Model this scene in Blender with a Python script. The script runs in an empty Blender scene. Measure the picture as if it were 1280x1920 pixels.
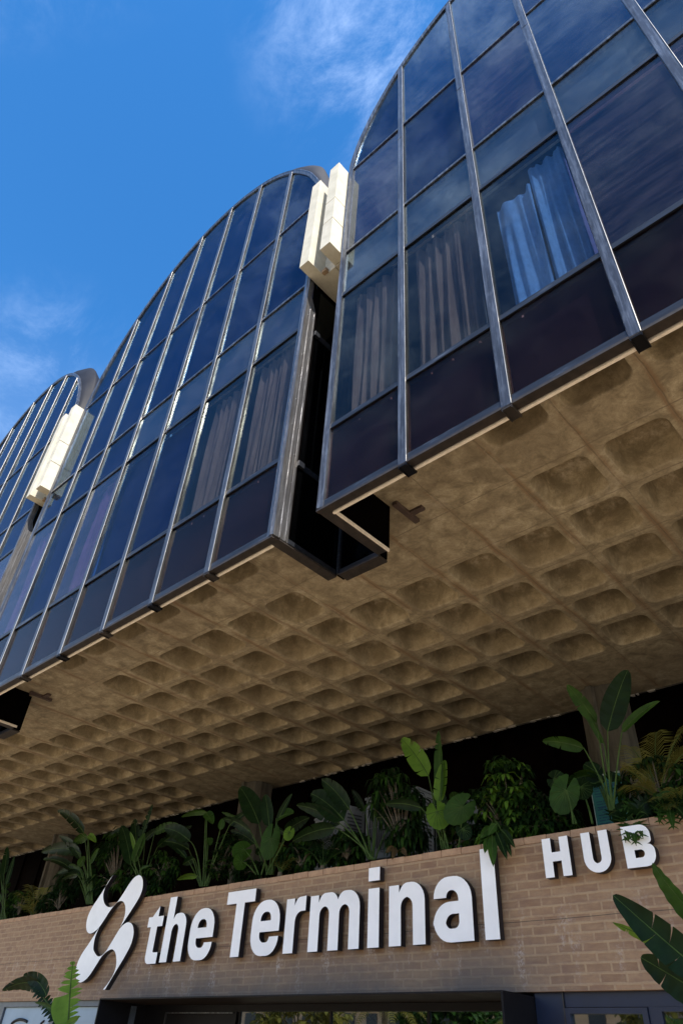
import bpy, math, random
from mathutils import Vector, Matrix, noise
random.seed(7)
PI = math.pi
SC = bpy.context.scene
COL = SC.collection

# ------------------------------------------------------------------ camera
F_PX = 1290.29
ROT = Matrix(((0.7364, 0.6745, 0.0518), (0.3978, -0.4937, 0.7733), (0.5472, -0.5489, -0.6319)))  # world -> camera rows
CAM = Vector((4.41095, -3.45352, 1.6))
cd = bpy.data.cameras.new("camera"); co = bpy.data.objects.new("camera", cd); COL.objects.link(co)
cd.sensor_fit = 'VERTICAL'; cd.sensor_height = 36.0; cd.lens = 36.0 * F_PX / 1920.0
cd.clip_start = 0.05; cd.clip_end = 2000
ax = Vector(ROT[0]).normalized(); az = Vector(ROT[2]); az = (az - ax * az.dot(ax)).normalized(); ay = az.cross(ax)
co.matrix_world = Matrix((( ax.x, ay.x, az.x, CAM.x), (ax.y, ay.y, az.y, CAM.y), (ax.z, ay.z, az.z, CAM.z), (0, 0, 0, 1)))
SC.camera = co
def at(px, py, Y):
    """point on the vertical plane y = Y seen at this place of the photograph"""
    d = ax * ((px - 640) / F_PX) + ay * (-(py - 960) / F_PX) - az
    return CAM + d * ((Y - CAM.y) / d.y)

# ------------------------------------------------------------------ sky, sun, exposure
SUN_EL = math.radians(46.5); SUN_AZ = math.radians(116.6)
w = bpy.data.worlds.new("World"); SC.world = w; w.use_nodes = True
nt = w.node_tree; N = nt.nodes; L = nt.links
bg = N['Background']; bg.inputs[1].default_value = 0.15
sky = N.new('ShaderNodeTexSky'); sky.sky_type = 'NISHITA'; sky.sun_disc = False
sky.sun_elevation = SUN_EL; sky.sun_rotation = SUN_AZ
sky.air_density = 1.0; sky.dust_density = 0.1; sky.ozone_density = 3.0
tc = N.new('ShaderNodeTexCoord')
sep = N.new('ShaderNodeSeparateXYZ'); L.new(tc.outputs['Generated'], sep.inputs[0])
def wm(op, a, b=None, c=None):
    m = N.new('ShaderNodeMath'); m.operation = op
    for i, v in enumerate((a, b, c)):
        if v is None: continue
        if isinstance(v, (int, float)): m.inputs[i].default_value = v
        else: L.new(v, m.inputs[i])
    return m.outputs[0]
zc_ = wm('MAXIMUM', sep.outputs[2], 0.12)
cx_ = wm('DIVIDE', sep.outputs[0], zc_); cy_ = wm('DIVIDE', sep.outputs[1], zc_)
cmb = N.new('ShaderNodeCombineXYZ'); L.new(cx_, cmb.inputs[0]); L.new(cy_, cmb.inputs[1])
mp = N.new('ShaderNodeMapping'); mp.inputs['Rotation'].default_value = (0, 0, math.radians(25)); mp.inputs['Scale'].default_value = (3.4, 5.2, 1)
L.new(cmb.outputs[0], mp.inputs[0])
n1 = N.new('ShaderNodeTexNoise'); n1.inputs['Scale'].default_value = 1.6; n1.inputs['Detail'].default_value = 12; n1.inputs['Roughness'].default_value = 0.70; n1.inputs['Distortion'].default_value = 0.35
L.new(mp.outputs[0], n1.inputs['Vector'])
# patches of thin cirrus where the photograph has them, and a wider veil to the south (behind the camera)
def patch(d, r0, r1):
    v = N.new('ShaderNodeVectorMath'); v.operation = 'DISTANCE'
    L.new(tc.outputs['Generated'], v.inputs[0]); v.inputs[1].default_value = Vector(d).normalized()
    mr = N.new('ShaderNodeMapRange'); L.new(v.outputs['Value'], mr.inputs[0])
    mr.inputs[1].default_value = r0; mr.inputs[2].default_value = r1; mr.inputs[3].default_value = 1; mr.inputs[4].default_value = 0
    mr.interpolation_type = 'SMOOTHSTEP'
    return mr.outputs[0]
def pdir(px, py):
    return ax * ((px - 640) / F_PX) + ay * (-(py - 960) / F_PX) - az
m = wm('MAXIMUM', patch(pdir(700, 40), 0.02, 0.20), wm('MULTIPLY', patch(pdir(80, 690), 0.02, 0.15), .42))
m = wm('MAXIMUM', m, wm('MULTIPLY', patch(pdir(-60, 800), 0.05, 0.17), .5))
m = wm('MAXIMUM', m, wm('MULTIPLY', patch((-0.1, -0.5, 0.85), 0.3, 0.60), 2.3))
cl = N.new('ShaderNodeMapRange'); L.new(n1.outputs[0], cl.inputs[0]); cl.inputs[1].default_value = 0.40; cl.inputs[2].default_value = 0.90
cl.interpolation_type = 'SMOOTHSTEP'
fac = wm('MULTIPLY', wm('MULTIPLY', cl.outputs[0], m), 0.42)
mx = N.new('ShaderNodeMix'); mx.data_type = 'RGBA'
sat = N.new('ShaderNodeHueSaturation'); sr = N.new('ShaderNodeMapRange'); L.new(sep.outputs[2], sr.inputs[0]); sr.inputs[1].default_value = .2; sr.inputs[2].default_value = .75; sr.inputs[3].default_value = .72; sr.inputs[4].default_value = 1.3; L.new(sr.outputs[0], sat.inputs['Saturation']); sat.inputs['Value'].default_value = 1.15; L.new(sky.outputs[0], sat.inputs['Color'])
L.new(fac, mx.inputs[0]); L.new(sat.outputs[0], mx.inputs[6]); mx.inputs[7].default_value = (6.2, 7.4, 9.4, 1)
L.new(mx.outputs[2], bg.inputs[0])
sd = bpy.data.lights.new("sun", 'SUN'); so = bpy.data.objects.new("sun", sd); COL.objects.link(so)
sd.energy = 5.0; sd.angle = math.radians(0.53); sd.color = (1.0, 0.93, 0.82)
sdir = Vector((math.sin(SUN_AZ) * math.cos(SUN_EL), math.cos(SUN_AZ) * math.cos(SUN_EL), math.sin(SUN_EL)))
so.rotation_euler = sdir.to_track_quat('Z', 'Y').to_euler(); so.location = (20, -20, 40)
vs = SC.view_settings; vs.view_transform = 'Standard'; vs.look = 'None'; vs.gamma = 1.0; vs.exposure = 0.87
SC.cycles.max_bounces = 10; SC.cycles.transparent_max_bounces = 16; SC.cycles.diffuse_bounces = 5

# ------------------------------------------------------------------ helpers
class MB:
    def __init__(s): s.v = []; s.f = []; s.s = []; s.m = []
    def add(s, vs_, fs_, smooth=False, mat=0):
        o = len(s.v); s.v += [tuple(p) for p in vs_]
        for f in fs_: s.f.append([i + o for i in f]); s.s.append(smooth); s.m.append(mat)
        return s
    def box(s, x0, x1, y0, y1, z0, z1, mat=0):
        return s.add([(x0,y0,z0),(x1,y0,z0),(x1,y1,z0),(x0,y1,z0),(x0,y0,z1),(x1,y0,z1),(x1,y1,z1),(x0,y1,z1)],
                     [(3,2,1,0),(4,5,6,7),(0,1,5,4),(1,2,6,5),(2,3,7,6),(3,0,4,7)], mat=mat)
    def prism(s, poly, y0, y1, mat=0):
        """polygon in (x, z), counter-clockwise seen from -y, thickened from y0 to y1"""
        n = len(poly)
        s.add([(x, y0, z) for x, z in poly] + [(x, y1, z) for x, z in poly],
              [list(range(n)), list(range(2*n-1, n-1, -1))] + [(i, i+n, (i+1) % n + n, (i+1) % n) for i in range(n)], mat=mat)
        return s
    def strip(s, rows, closed=False, smooth=True, mat=0):
        n = len(rows[0]); vs_ = [p for r in rows for p in r]; fs_ = []
        for i in range(len(rows)-1):
            for j in range(n if closed else n-1):
                k = (j+1) % n
                fs_.append((i*n+j, i*n+k, (i+1)*n+k, (i+1)*n+j))
        return s.add(vs_, fs_, smooth, mat)
    def tube(s, pts, r0, r1=None, n=7, mat=0):
        r1 = r0 if r1 is None else r1; rows = []
        pts = [Vector(p) for p in pts]
        for i, p in enumerate(pts):
            t = (pts[min(i+1, len(pts)-1)] - pts[max(i-1, 0)]).normalized()
            u = t.cross(Vector((0.13, 0.9, 0.31))).normalized(); v = t.cross(u)
            r = r0 + (r1-r0) * i / (len(pts)-1)
            rows.append([p + (u*math.cos(2*PI*k/n) + v*math.sin(2*PI*k/n)) * r for k in range(n)])
        s.strip(rows, True, mat=mat)
        s.add(rows[0], [list(range(n))[::-1]], mat=mat); s.add(rows[-1], [list(range(n))], mat=mat)
        return s
    def build(s, name, mats, parent=None):
        me = bpy.data.meshes.new(name); me.from_pydata(s.v, [], s.f)
        if not isinstance(mats, (list, tuple)): mats = [mats]
        for m_ in mats: me.materials.append(m_)
        me.polygons.foreach_set('use_smooth', s.s); me.polygons.foreach_set('material_index', s.m)
        me.update()
        o = bpy.data.objects.new(name, me); COL.objects.link(o)
        if parent is not None: put(o, parent)
        return o
def put(o, parent):
    o.parent = parent
    root = parent
    off = Vector((0, 0, 0))
    while root is not None: off += root.location; root = root.parent
    if o.type == 'MESH' and off.length > 0:
        o.data.transform(Matrix.Translation(-off))
def tag(o, label=None, cat=None, group=None, kind=None):
    if label: o['label'] = label
    if cat: o['category'] = cat
    if group: o['group'] = group
    if kind: o['kind'] = kind
    return o
def thing(name, label, cat, loc=(0, 0, 0), group=None):
    o = bpy.data.objects.new(name, None); COL.objects.link(o); o.location = loc; o.empty_display_size = 0.3
    return tag(o, label, cat, group)
def bez(a, b, c, n):
    a, b, c = Vector(a), Vector(b), Vector(c)
    return [a*(1-t)**2 + b*2*t*(1-t) + c*t*t for t in (i/(n-1) for i in range(n))]

# ------------------------------------------------------------------ materials
class MT:
    def __init__(s, name, color=(.5,.5,.5), rough=.6, metal=0, spec=.5):
        s.m = bpy.data.materials.new(name); s.m.use_nodes = True; s.nt = s.m.node_tree; s.N = s.nt.nodes; s.L = s.nt.links
        s.b = s.N['Principled BSDF']; s.b.inputs['Base Color'].default_value = (*color, 1)
        s.b.inputs['Roughness'].default_value = rough; s.b.inputs['Metallic'].default_value = metal
        s.b.inputs['Specular IOR Level'].default_value = spec
        s.tc = s.N.new('ShaderNodeTexCoord')
    def new(s, t, **kw):
        n = s.N.new(t)
        for k, v in kw.items(): setattr(n, k, v)
        return n
    def mapping(s, scale=(1,1,1), rot=(0,0,0), loc=(0,0,0), src=None):
        n = s.new('ShaderNodeMapping'); n.inputs['Scale'].default_value = scale; n.inputs['Rotation'].default_value = rot; n.inputs['Location'].default_value = loc
        s.L.new(src if src else s.tc.outputs['Object'], n.inputs[0]); return n.outputs[0]
    def noise(s, scale, detail=5, rough=.6, vec=None, dist=0):
        n = s.new('ShaderNodeTexNoise'); n.inputs['Scale'].default_value = scale; n.inputs['Detail'].default_value = detail
        n.inputs['Roughness'].default_value = rough; n.inputs['Distortion'].default_value = dist
        s.L.new(vec if vec else s.tc.outputs['Object'], n.inputs['Vector']); return n.outputs[0]
    def ramp(s, src, stops, mode='LINEAR'):
        n = s.new('ShaderNodeValToRGB'); n.color_ramp.interpolation = mode; e = n.color_ramp.elements
        while len(e) < len(stops): e.new(0.5)
        for i, (p, c) in enumerate(stops):
            e[i].position = p; e[i].color = (*c, 1) if len(c) == 3 else c
        s.L.new(src, n.inputs[0]); return n.outputs[0]
    def rng(s, src, a, b, c=0, d=1):
        n = s.new('ShaderNodeMapRange'); s.L.new(src, n.inputs[0])
        for i, v in enumerate((a, b, c, d)): n.inputs[i+1].default_value = v
        return n.outputs[0]
    def mix(s, f, a, b, mode='MIX'):
        n = s.new('ShaderNodeMix'); n.data_type = 'RGBA'; n.blend_type = mode
        for i, v in ((0, f), (6, a), (7, b)):
            if isinstance(v, (int, float)): n.inputs[i].default_value = v
            elif isinstance(v, tuple): n.inputs[i].default_value = (*v, 1)
            else: s.L.new(v, n.inputs[i])
        return n.outputs[2]
    def math(s, op, a, b=None, c=None):
        n = s.new('ShaderNodeMath'); n.operation = op
        for i, v in enumerate((a, b, c)):
            if v is None: continue
            if isinstance(v, (int, float)): n.inputs[i].default_value = v
            else: s.L.new(v, n.inputs[i])
        return n.outputs[0]
    def base(s, src): s.L.new(src, s.b.inputs['Base Color']); return s
    def roughness(s, src): s.L.new(src, s.b.inputs['Roughness']); return s
    def bump(s, src, strength=.3, dist=.01):
        n = s.new('ShaderNodeBump'); n.inputs['Strength'].default_value = strength; n.inputs['Distance'].default_value = dist
        s.L.new(src, n.inputs['Height']); s.L.new(n.outputs[0], s.b.inputs['Normal']); return s

def simple(name, color, rough=.6, metal=0, var=.25, scale=6, spec=.5):
    t = MT(name, color, rough, metal, spec)
    n = t.noise(scale, 6)
    c0 = tuple(c*(1-var) for c in color); c1 = tuple(min(1, c*(1+var)) for c in color)
    t.base(t.ramp(n, [(.3, c0), (.7, c1)])); return t.m

# weathered aluminium
t = MT('weathered_aluminium', metal=.6, rough=.42)
a_ = t.noise(3.0, 6, .6, t.mapping((9, 6, .35))); b_ = t.noise(30, 4, .6, t.mapping((1, 1, .25)))
t.base(t.mix(t.rng(b_, .5, .85, 0, .35), t.ramp(a_, [(.32, (.028,.030,.037)), (.52, (.075,.078,.09)), (.72, (.25,.255,.27))]), (.40,.42,.44)))
t.roughness(t.rng(a_, .3, .7, .42, .24)).bump(b_, .15, .004); ALU = t.m
t = MT('bright_aluminium', metal=.8, rough=.4)
a_ = t.noise(2.5, 6, .7, t.mapping((8, 8, .5)))
t.base(t.ramp(a_, [(.42, (.025,.025,.03)), (.68, (.17,.155,.13))])).roughness(t.rng(a_, .3, .7, .45, .22)); ALUB = t.m
t = MT('scratched_aluminium_plate', metal=.75, rough=.4)
a_ = t.noise(4, 8, .75, t.mapping((9, 9, .6))); b_ = t.noise(2, 3)
t.base(t.mix(t.rng(b_, .4, .7), t.ramp(a_, [(.32, (.05,.048,.05)), (.5, (.14,.14,.15)), (.7, (.36,.36,.38))]), t.ramp(a_, [(.35, (.09,.075,.06)), (.7, (.30,.30,.31))])))
t.roughness(t.rng(a_, .3, .7, .5, .28)); ALUP = t.m
BEAD = simple('polished_bead', (.42,.40,.37), .32, metal=.7, var=.25, scale=4)
# rail metal: darker
t = MT('dark_anodised_rail', metal=.5, rough=.45)
a_ = t.noise(3, 6, .7, t.mapping((.8, 6, 8)))
t.base(t.ramp(a_, [(.34, (.012,.014,.020)), (.60, (.032,.036,.046)), (.78, (.16,.17,.19))])).roughness(t.rng(a_, .3, .7, .5, .3)); RAIL = t.m

def glass(name, tint, r0=.07, dust=.03, dustcol=(.45,.5,.6), streak=False, gain=.5):
    dust *= .55
    t = MT(name); nt_ = t.nt
    tr = t.new('ShaderNodeBsdfTransparent'); tr.inputs[0].default_value = (*tint, 1)
    gl = t.new('ShaderNodeBsdfGlossy'); gl.inputs['Roughness'].default_value = .012; gl.inputs[0].default_value = (.80, .95, 1, 1)
    lw = t.new('ShaderNodeLayerWeight'); lw.inputs[0].default_value = .5
    f = t.math('POWER', lw.outputs['Facing'], 5.0)
    f = t.math('MULTIPLY', t.math('MULTIPLY_ADD', f, 1 - r0, r0), gain)
    bp = t.new('ShaderNodeBump'); bp.inputs['Strength'].default_value = .035; bp.inputs['Distance'].default_value = .05
    t.L.new(t.noise(.9, 2, .5), bp.inputs['Height']); t.L.new(bp.outputs[0], gl.inputs['Normal'])
    mx_ = t.new('ShaderNodeMixShader'); t.L.new(f, mx_.inputs[0]); t.L.new(tr.outputs[0], mx_.inputs[1]); t.L.new(gl.outputs[0], mx_.inputs[2])
    df = t.new('ShaderNodeBsdfDiffuse'); df.inputs[0].default_value = (*dustcol, 1)
    if streak: dn = t.noise(2.2, 7, .7, t.mapping((.5, .5, 4.5), rot=(0, math.radians(18), 0)), .5)
    else: dn = t.noise(1.3, 8, .65, t.mapping((1, 1, 1)), 1.2)
    fine = t.noise(60, 2, .5)
    df_f = t.math('ADD', t.rng(dn, .38, .75, dust*.25, dust*(2.2 if streak else 1.6)), t.rng(fine, .66, .8, 0, dust*.12))
    m2 = t.new('ShaderNodeMixShader'); t.L.new(df_f, m2.inputs[0]); t.L.new(mx_.outputs[0], m2.inputs[1]); t.L.new(df.outputs[0], m2.inputs[2])
    t.L.new(m2.outputs[0], t.N['Material Output'].inputs['Surface'])
    t.N.remove(t.b)
    return t.m
G_SPAN = glass('spandrel_glass', (.85,.75,.78), .006, .010, (.35,.3,.33), gain=.42)
G_BLUE = glass('blue_glass', (.30,.50,.76), .025, .02, gain=.4)
G_CLEAR = glass('curtain_window_glass', (.52,.52,.55), .03, .012)
G_CLEARB = glass('blue_curtain_window_glass', (.42,.53,.66), .03, .012)
G_PURP = glass('purple_glass', (.5,.44,.6), .025, .03, (.5,.48,.6), True, .75)
G_TOP = glass('top_glass', (.25,.42,.65), .045, .035, (.45,.5,.62), True, .75)
G_GREY = glass('grey_glass', (.62,.66,.72), .03, .03, (.55,.58,.6), gain=.7)
G_BLACK = glass('black_glass', (.25,.22,.24), .03, .004)
G_DOOR = glass('door_glass', (.25,.25,.27), .26, .01, gain=1.0)
G_ROOM = simple('dark_room_lining', (.018,.02,.028), .9, spec=0.0)
B_SPAN = simple('spandrel_backing', (.0085,.0068,.0105), .8, var=.15, spec=0.0)
B_BLUE = simple('blue_backing_board', (.010,.030,.058), .8, var=.25, scale=.6, spec=0.0)
B_GREY = simple('grey_backing_board', (.11,.135,.16), .8, var=.35, scale=.8, spec=0.0)
B_PURP = simple('purple_backing_board', (.055,.05,.085), .8, var=.35, scale=.7, spec=0.0)
DARKT = simple('dark_trim_wood', (.022,.016,.013), .6, var=.6, scale=14)
BEIGE = simple('beige_drip_strip', (.85,.77,.66), .7, var=.15, scale=20)
BLK = simple('black_steel', (.006,.006,.008), .45, var=.2, spec=.15)
VOIDB = simple('matt_black_lining', (.0025,.002,.002), .95, spec=.0)
BLKSOF = simple('brown_black_canopy_soffit', (.014,.010,.008), .6, var=.5, scale=9, spec=.15)
NAVY = simple('navy_steel', (.007,.013,.035), .4, var=.15)
t = MT('beige_curtain', rough=.9); a_ = t.noise(26, 6, .7, t.mapping((1,1,.4)))
b_ = t.noise(3.0, 3, .6, t.mapping((5,0,.25)))  # dark upright bands, translucence of sheer folds painted into the cloth
t.base(t.mix(t.rng(b_, .42, .66, 0, .62), t.ramp(a_, [(.3, (.38,.33,.27)), (.7, (.52,.47,.40))]), (.12,.115,.115))); CUR = t.m
t = MT('pale_curtain', rough=.9); a_ = t.noise(22, 6, .7, t.mapping((1,1,.4)))
t.base(t.ramp(a_, [(.3, (.55,.57,.60)), (.7, (.82,.84,.86))])); CURB = t.m

ZS_ = 6.39
# concrete of the waffle soffit
t = MT('stained_concrete', rough=.85)
big = t.noise(.9, 7, .65, dist=.6); mid = t.noise(4.5, 8, .7, dist=.5); fine = t.noise(26, 8, .8)
c = t.ramp(mid, [(.34, (.085,.066,.038)), (.45, (.255,.205,.125)), (.55, (.42,.345,.225)), (.68, (.62,.53,.37))])
c = t.mix(t.rng(big, .40, .68, 0, .60), c, (.20,.145,.085))
c = t.mix(t.rng(fine, .46, .64, 0, .55), c, (.12,.09,.055))
sp = t.new('ShaderNodeSeparateXYZ'); t.L.new(t.new('ShaderNodeNewGeometry').outputs['Position'], sp.inputs[0])
wob = t.math('MULTIPLY_ADD', t.noise(2.2, 4), .05, -.025)
def lines(src, pitch, off, wid):
    a = t.math('DIVIDE', t.math('ADD', t.math('ADD', src, wob), off), pitch)
    f = t.math('ABSOLUTE', t.math('SUBTRACT', t.math('FRACT', a), .5))
    return t.rng(f, .5 - wid/pitch, .5 - wid*.35/pitch, 0, 1)
G_ = 7.973678636/10
lx = lines(sp.outputs[0], G_, G_*.5, .009)            # joints down the middle of the ribs
lxw = lines(sp.outputs[0], G_, G_*.5, .055)
ly = lines(sp.outputs[1], .79, .79*3 - 1.435, .008)
rust = t.noise(2.0, 5, .6, t.mapping((3, .7, 1)))
c = t.mix(t.math('MULTIPLY', lxw, t.rng(rust, .44, .56, 0, .85)), c, (.19,.095,.038))
c = t.mix(t.math('MULTIPLY', lx, t.rng(rust, .3, .6, .15, .65)), c, (.09,.06,.035))
c = t.mix(t.math('MULTIPLY', ly, t.rng(mid, .35, .6, .1, .75)), c, (.08,.055,.035))
# pale efflorescence, dark damp patches
sa = t.noise(1.7, 9, .75, t.mapping(loc=(3.1, 7.7, 1.3)), 1.0)
c = t.mix(t.rng(sa, .57, .68, 0, .5), c, (.58,.50,.38))
dp = t.noise(1.1, 6, .6, t.mapping(loc=(9.1, 2.7, 4.3)), .8)
c = t.mix(t.rng(dp, .56, .70, 0, .75), c, (.09,.063,.035))
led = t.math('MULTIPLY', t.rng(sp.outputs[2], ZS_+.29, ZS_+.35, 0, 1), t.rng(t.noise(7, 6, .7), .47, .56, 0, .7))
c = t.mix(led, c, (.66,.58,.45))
coffer_shade = t.math('MULTIPLY', t.rng(sp.outputs[2], ZS_+.08, ZS_+.22, 0, 1), t.rng(t.noise(3.1, 8, .75, t.mapping(loc=(1,5,9))), .46, .58, 0, .8))  # darkens the upper coffer walls in patches, shade put into the colour
c = t.mix(coffer_shade, c, (.10,.08,.045))
spk = t.noise(70, 3, .6)
c = t.mix(t.rng(spk, .62, .70, 0, .7), c, (.08,.06,.04))
t.base(t.mix(t.rng(sp.outputs[2], ZS_ + .01, ZS_ + .03, 0, 1), t.mix(.20, c, (.58,.49,.34)), t.mix(.35, c, (.40,.32,.19))))  # duller tone blended into coffer insides than ribs, shade carried by colour
hh = t.math('ADD', t.math('MULTIPLY', mid, .6), t.math('MULTIPLY', fine, .35))
hh = t.math('SUBTRACT', hh, t.math('MULTIPLY', t.math('MAXIMUM', lx, ly), .5))
t.bump(hh, .55, .02); CONC = t.m
t = MT('pale_painted_concrete', rough=.75)
a_ = t.noise(5, 8, .7); b_ = t.noise(45, 4)
rn_ = t.noise(2.2, 7, .7, t.mapping((7, 7, .5)))
t.base(t.mix(t.math('MAXIMUM', t.rng(b_, .6, .78, 0, .35), t.rng(rn_, .56, .72, 0, .5)), t.ramp(a_, [(.3, (.42,.395,.32)), (.65, (.55,.52,.44))]), (.45,.40,.30))).bump(b_, .15, .006); PALE = t.m
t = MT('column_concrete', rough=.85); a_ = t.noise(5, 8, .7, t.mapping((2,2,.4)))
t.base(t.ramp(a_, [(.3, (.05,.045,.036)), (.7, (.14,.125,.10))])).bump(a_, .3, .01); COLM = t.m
t = MT('zinc_roof', metal=0, rough=.6, spec=.2); a_ = t.noise(2, 6)
t.base(t.ramp(a_, [(.3, (.010,.010,.013)), (.7, (.020,.020,.025))])); ZINC = t.m
WROOF = simple('white_roof_paint', (.78,.77,.73), .6, var=.06)
SLABE = simple('chipped_plaster', (.50,.47,.42), .9, var=.3, scale=18)

# brick wall
t = MT('glazed_brown_brick', rough=.72)
sp = t.new('ShaderNodeSeparateXYZ'); t.L.new(t.new('ShaderNodeNewGeometry').outputs['Position'], sp.inputs[0])
wn = t.noise(3.0, 3); wn2 = t.noise(2.6, 3, .5, t.mapping(loc=(5, 5, 5)))
cb = t.new('ShaderNodeCombineXYZ')
t.L.new(t.math('ADD', sp.outputs[0], t.math('MULTIPLY_ADD', wn2, .02, -.01)), cb.inputs[0])
t.L.new(t.math('ADD', sp.outputs[2], t.math('MULTIPLY_ADD', wn, .022, -.011)), cb.inputs[1])
br = t.new('ShaderNodeTexBrick'); t.L.new(cb.outputs[0], br.inputs['Vector'])
br.inputs['Scale'].default_value = 1; br.inputs['Brick Width'].default_value = .228; br.inputs['Row Height'].default_value = .0735
br.inputs['Mortar Size'].default_value = .0125; br.inputs['Mortar Smooth'].default_value = .5; br.inputs['Bias'].default_value = 0
br.offset = .5; br.inputs['Color1'].default_value = (.235,.132,.072,1); br.inputs['Color2'].default_value = (.335,.205,.112,1); br.inputs['Mortar'].default_value = (.39,.262,.15,1)
fn = t.noise(22, 7, .7); bn = t.noise(1.4, 6, .6); sn = t.noise(9, 6, .7, t.mapping((.6, 1, 2.2)))
c = t.mix(t.rng(sn, .42, .66, 0, .5), br.outputs[0], (.40,.27,.155))
c = t.mix(t.rng(t.noise(5, 5, .65, t.mapping((1,1,3.0), loc=(8,1,2))), .48, .66, 0, .55), c, (.21,.115,.075))
c = t.mix(t.rng(fn, .45, .75, 0, .4), c, (.19,.12,.085))
# soot over the canopy: a stain low on the wall above the entrance
zz = t.rng(sp.outputs[2], 2.22, 2.78, 1, 0); xa = t.math('MULTIPLY', t.rng(sp.outputs[0], -7.4, -5.6, 0, 1), t.rng(sp.outputs[0], .3, 1.3, 1, 0))
st = t.math('MULTIPLY', t.math('MULTIPLY', zz, xa), t.rng(bn, .25, .55, .35, 1.15))
c = t.mix(t.math('MULTIPLY', st, .85), c, (.105,.085,.075))
# pale lime spots and runs
l1 = t.noise(3.2, 5, .6, t.mapping((1.3, 1, .5), loc=(2, 0, 3))); l2 = t.noise(30, 5, .7)
lz = t.math('MULTIPLY', t.rng(sp.outputs[2], 2.3, 2.5, .3, 1), t.rng(sp.outputs[2], 3.0, 2.7, 0, 1))
lf = t.math('MULTIPLY', t.math('MULTIPLY', t.rng(l1, .54, .66, 0, 1), t.rng(l2, .46, .60, 0, .55)), lz)
c = t.mix(lf, c, (.62,.58,.54))
# one long crack in a bed joint
ck = t.math('ABSOLUTE', t.math('SUBTRACT', t.math('ADD', sp.outputs[2], t.math('MULTIPLY_ADD', t.noise(.8, 2, .5, t.mapping((1,1,.01))), .05, -.025)), 2.762))
c = t.mix(t.math('MULTIPLY', t.rng(ck, .0035, .0015, 0, .9), t.rng(bn, .3, .45, 0, 1)), c, (.04,.03,.022))
t.base(c)
t.bump(t.math('ADD', t.math('MULTIPLY', br.outputs['Fac'], .5), t.math('MULTIPLY', fn, .35)), .5, .008); BRICK = t.m
t = MT('brick_coping', rough=.75); a_ = t.noise(12, 7, .7)
t.base(t.ramp(a_, [(.3, (.30,.17,.10)), (.7, (.48,.31,.18))])).bump(a_, .4, .006); COPE = t.m

t = MT('white_acrylic_letter_face', rough=.35); a_ = t.noise(2.5, 5)
t.base(t.ramp(a_, [(.3, (.86,.85,.84)), (.6, (.95,.94,.93))])); LWH = t.m
LSIDE = simple('black_letter_return', (.007,.006,.010), .5, var=.2)
PAVE = simple('sunlit_pale_paving', (.80,.62,.38), .8, var=.12, scale=.7)
SOIL = simple('dark_soil', (.03,.02,.014), .95)
TERR = simple('terrace_concrete', (.05,.042,.035), .9)
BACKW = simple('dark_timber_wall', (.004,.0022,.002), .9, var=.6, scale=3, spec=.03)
ACW = simple('grey_enamel', (.17,.17,.175), .5, var=.12)
ACD = simple('dark_grille', (.03,.03,.032), .5)

def leafmat(name, c0, c1, trans=.3, rough=.38, scale=8):
    t = MT(name, rough=rough+.12, spec=.14)
    a_ = t.noise(scale, 5); col = t.ramp(a_, [(.3, c0), (.7, c1)])
    t.base(col)
    tl = t.new('ShaderNodeBsdfTranslucent'); t.L.new(t.mix(.5, col, tuple(min(1, x*2.2) for x in c1)), tl.inputs[0])
    m_ = t.new('ShaderNodeMixShader'); m_.inputs[0].default_value = trans
    t.L.new(t.b.outputs[0], m_.inputs[1]); t.L.new(tl.outputs[0], m_.inputs[2]); t.L.new(m_.outputs[0], t.N['Material Output'].inputs['Surface'])
    return t.m
LF_DARK = leafmat('dark_leaf', (.005,.014,.004), (.014,.035,.008))
LF_MID = leafmat('green_leaf', (.017,.044,.007), (.040,.090,.013))
LF_BRI = leafmat('bright_leaf', (.07,.14,.016), (.14,.25,.03), .35)
LF_YEL = leafmat('yellow_green_frond', (.11,.11,.022), (.22,.19,.04), .3)
LF_STEM = leafmat('leaf_stem', (.03,.06,.012), (.08,.13,.03), .1, .45)
BARK = simple('brown_stalk', (.10,.075,.045), .85, var=.5, scale=20)
#==SPLIT==
# ================================================================== large structure
W = 1.05; S = .62368; BW = 7*W; PER = BW + S; Z0 = 5.7832; R1, R2, R3, R4 = 6.8906, 9.3133, 10.3522, 12.8403
SD = .95; ZS = 6.39; ZC = 12.95
tag(MB().add([(-150,-150,0),(150,-150,0),(150,150,0),(-150,150,0)], [(0,1,2,3)]).build('plaza_ground', PAVE), kind='structure')
tag(MB().add([(6,-60,.004),(70,-60,.004),(70,-8.02,.004),(6,-8.02,.004),(11,-8.02,.004),(70,-.8,.004),(11,-.8,.004)], [(0,1,2,4,3),(4,2,5,6)]).build('added_dark_ground', simple('added_dark_ground_tone', (.05,.05,.05), .9, var=.3, scale=3)), kind='structure')  # unseen dark ground added to cut bounce light from the right
tag(MB().add([(-60,-8,.004),(10.9,-8,.004),(10.9,6,.004),(-60,6,.004)], [(0,1,2,3)]).build('added_near_ground', simple('added_near_ground_tone', (.24,.18,.115), .8, var=.3, scale=2)), kind='structure')  # unseen dull strip added by the building so bounce arrives from farther out

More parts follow.
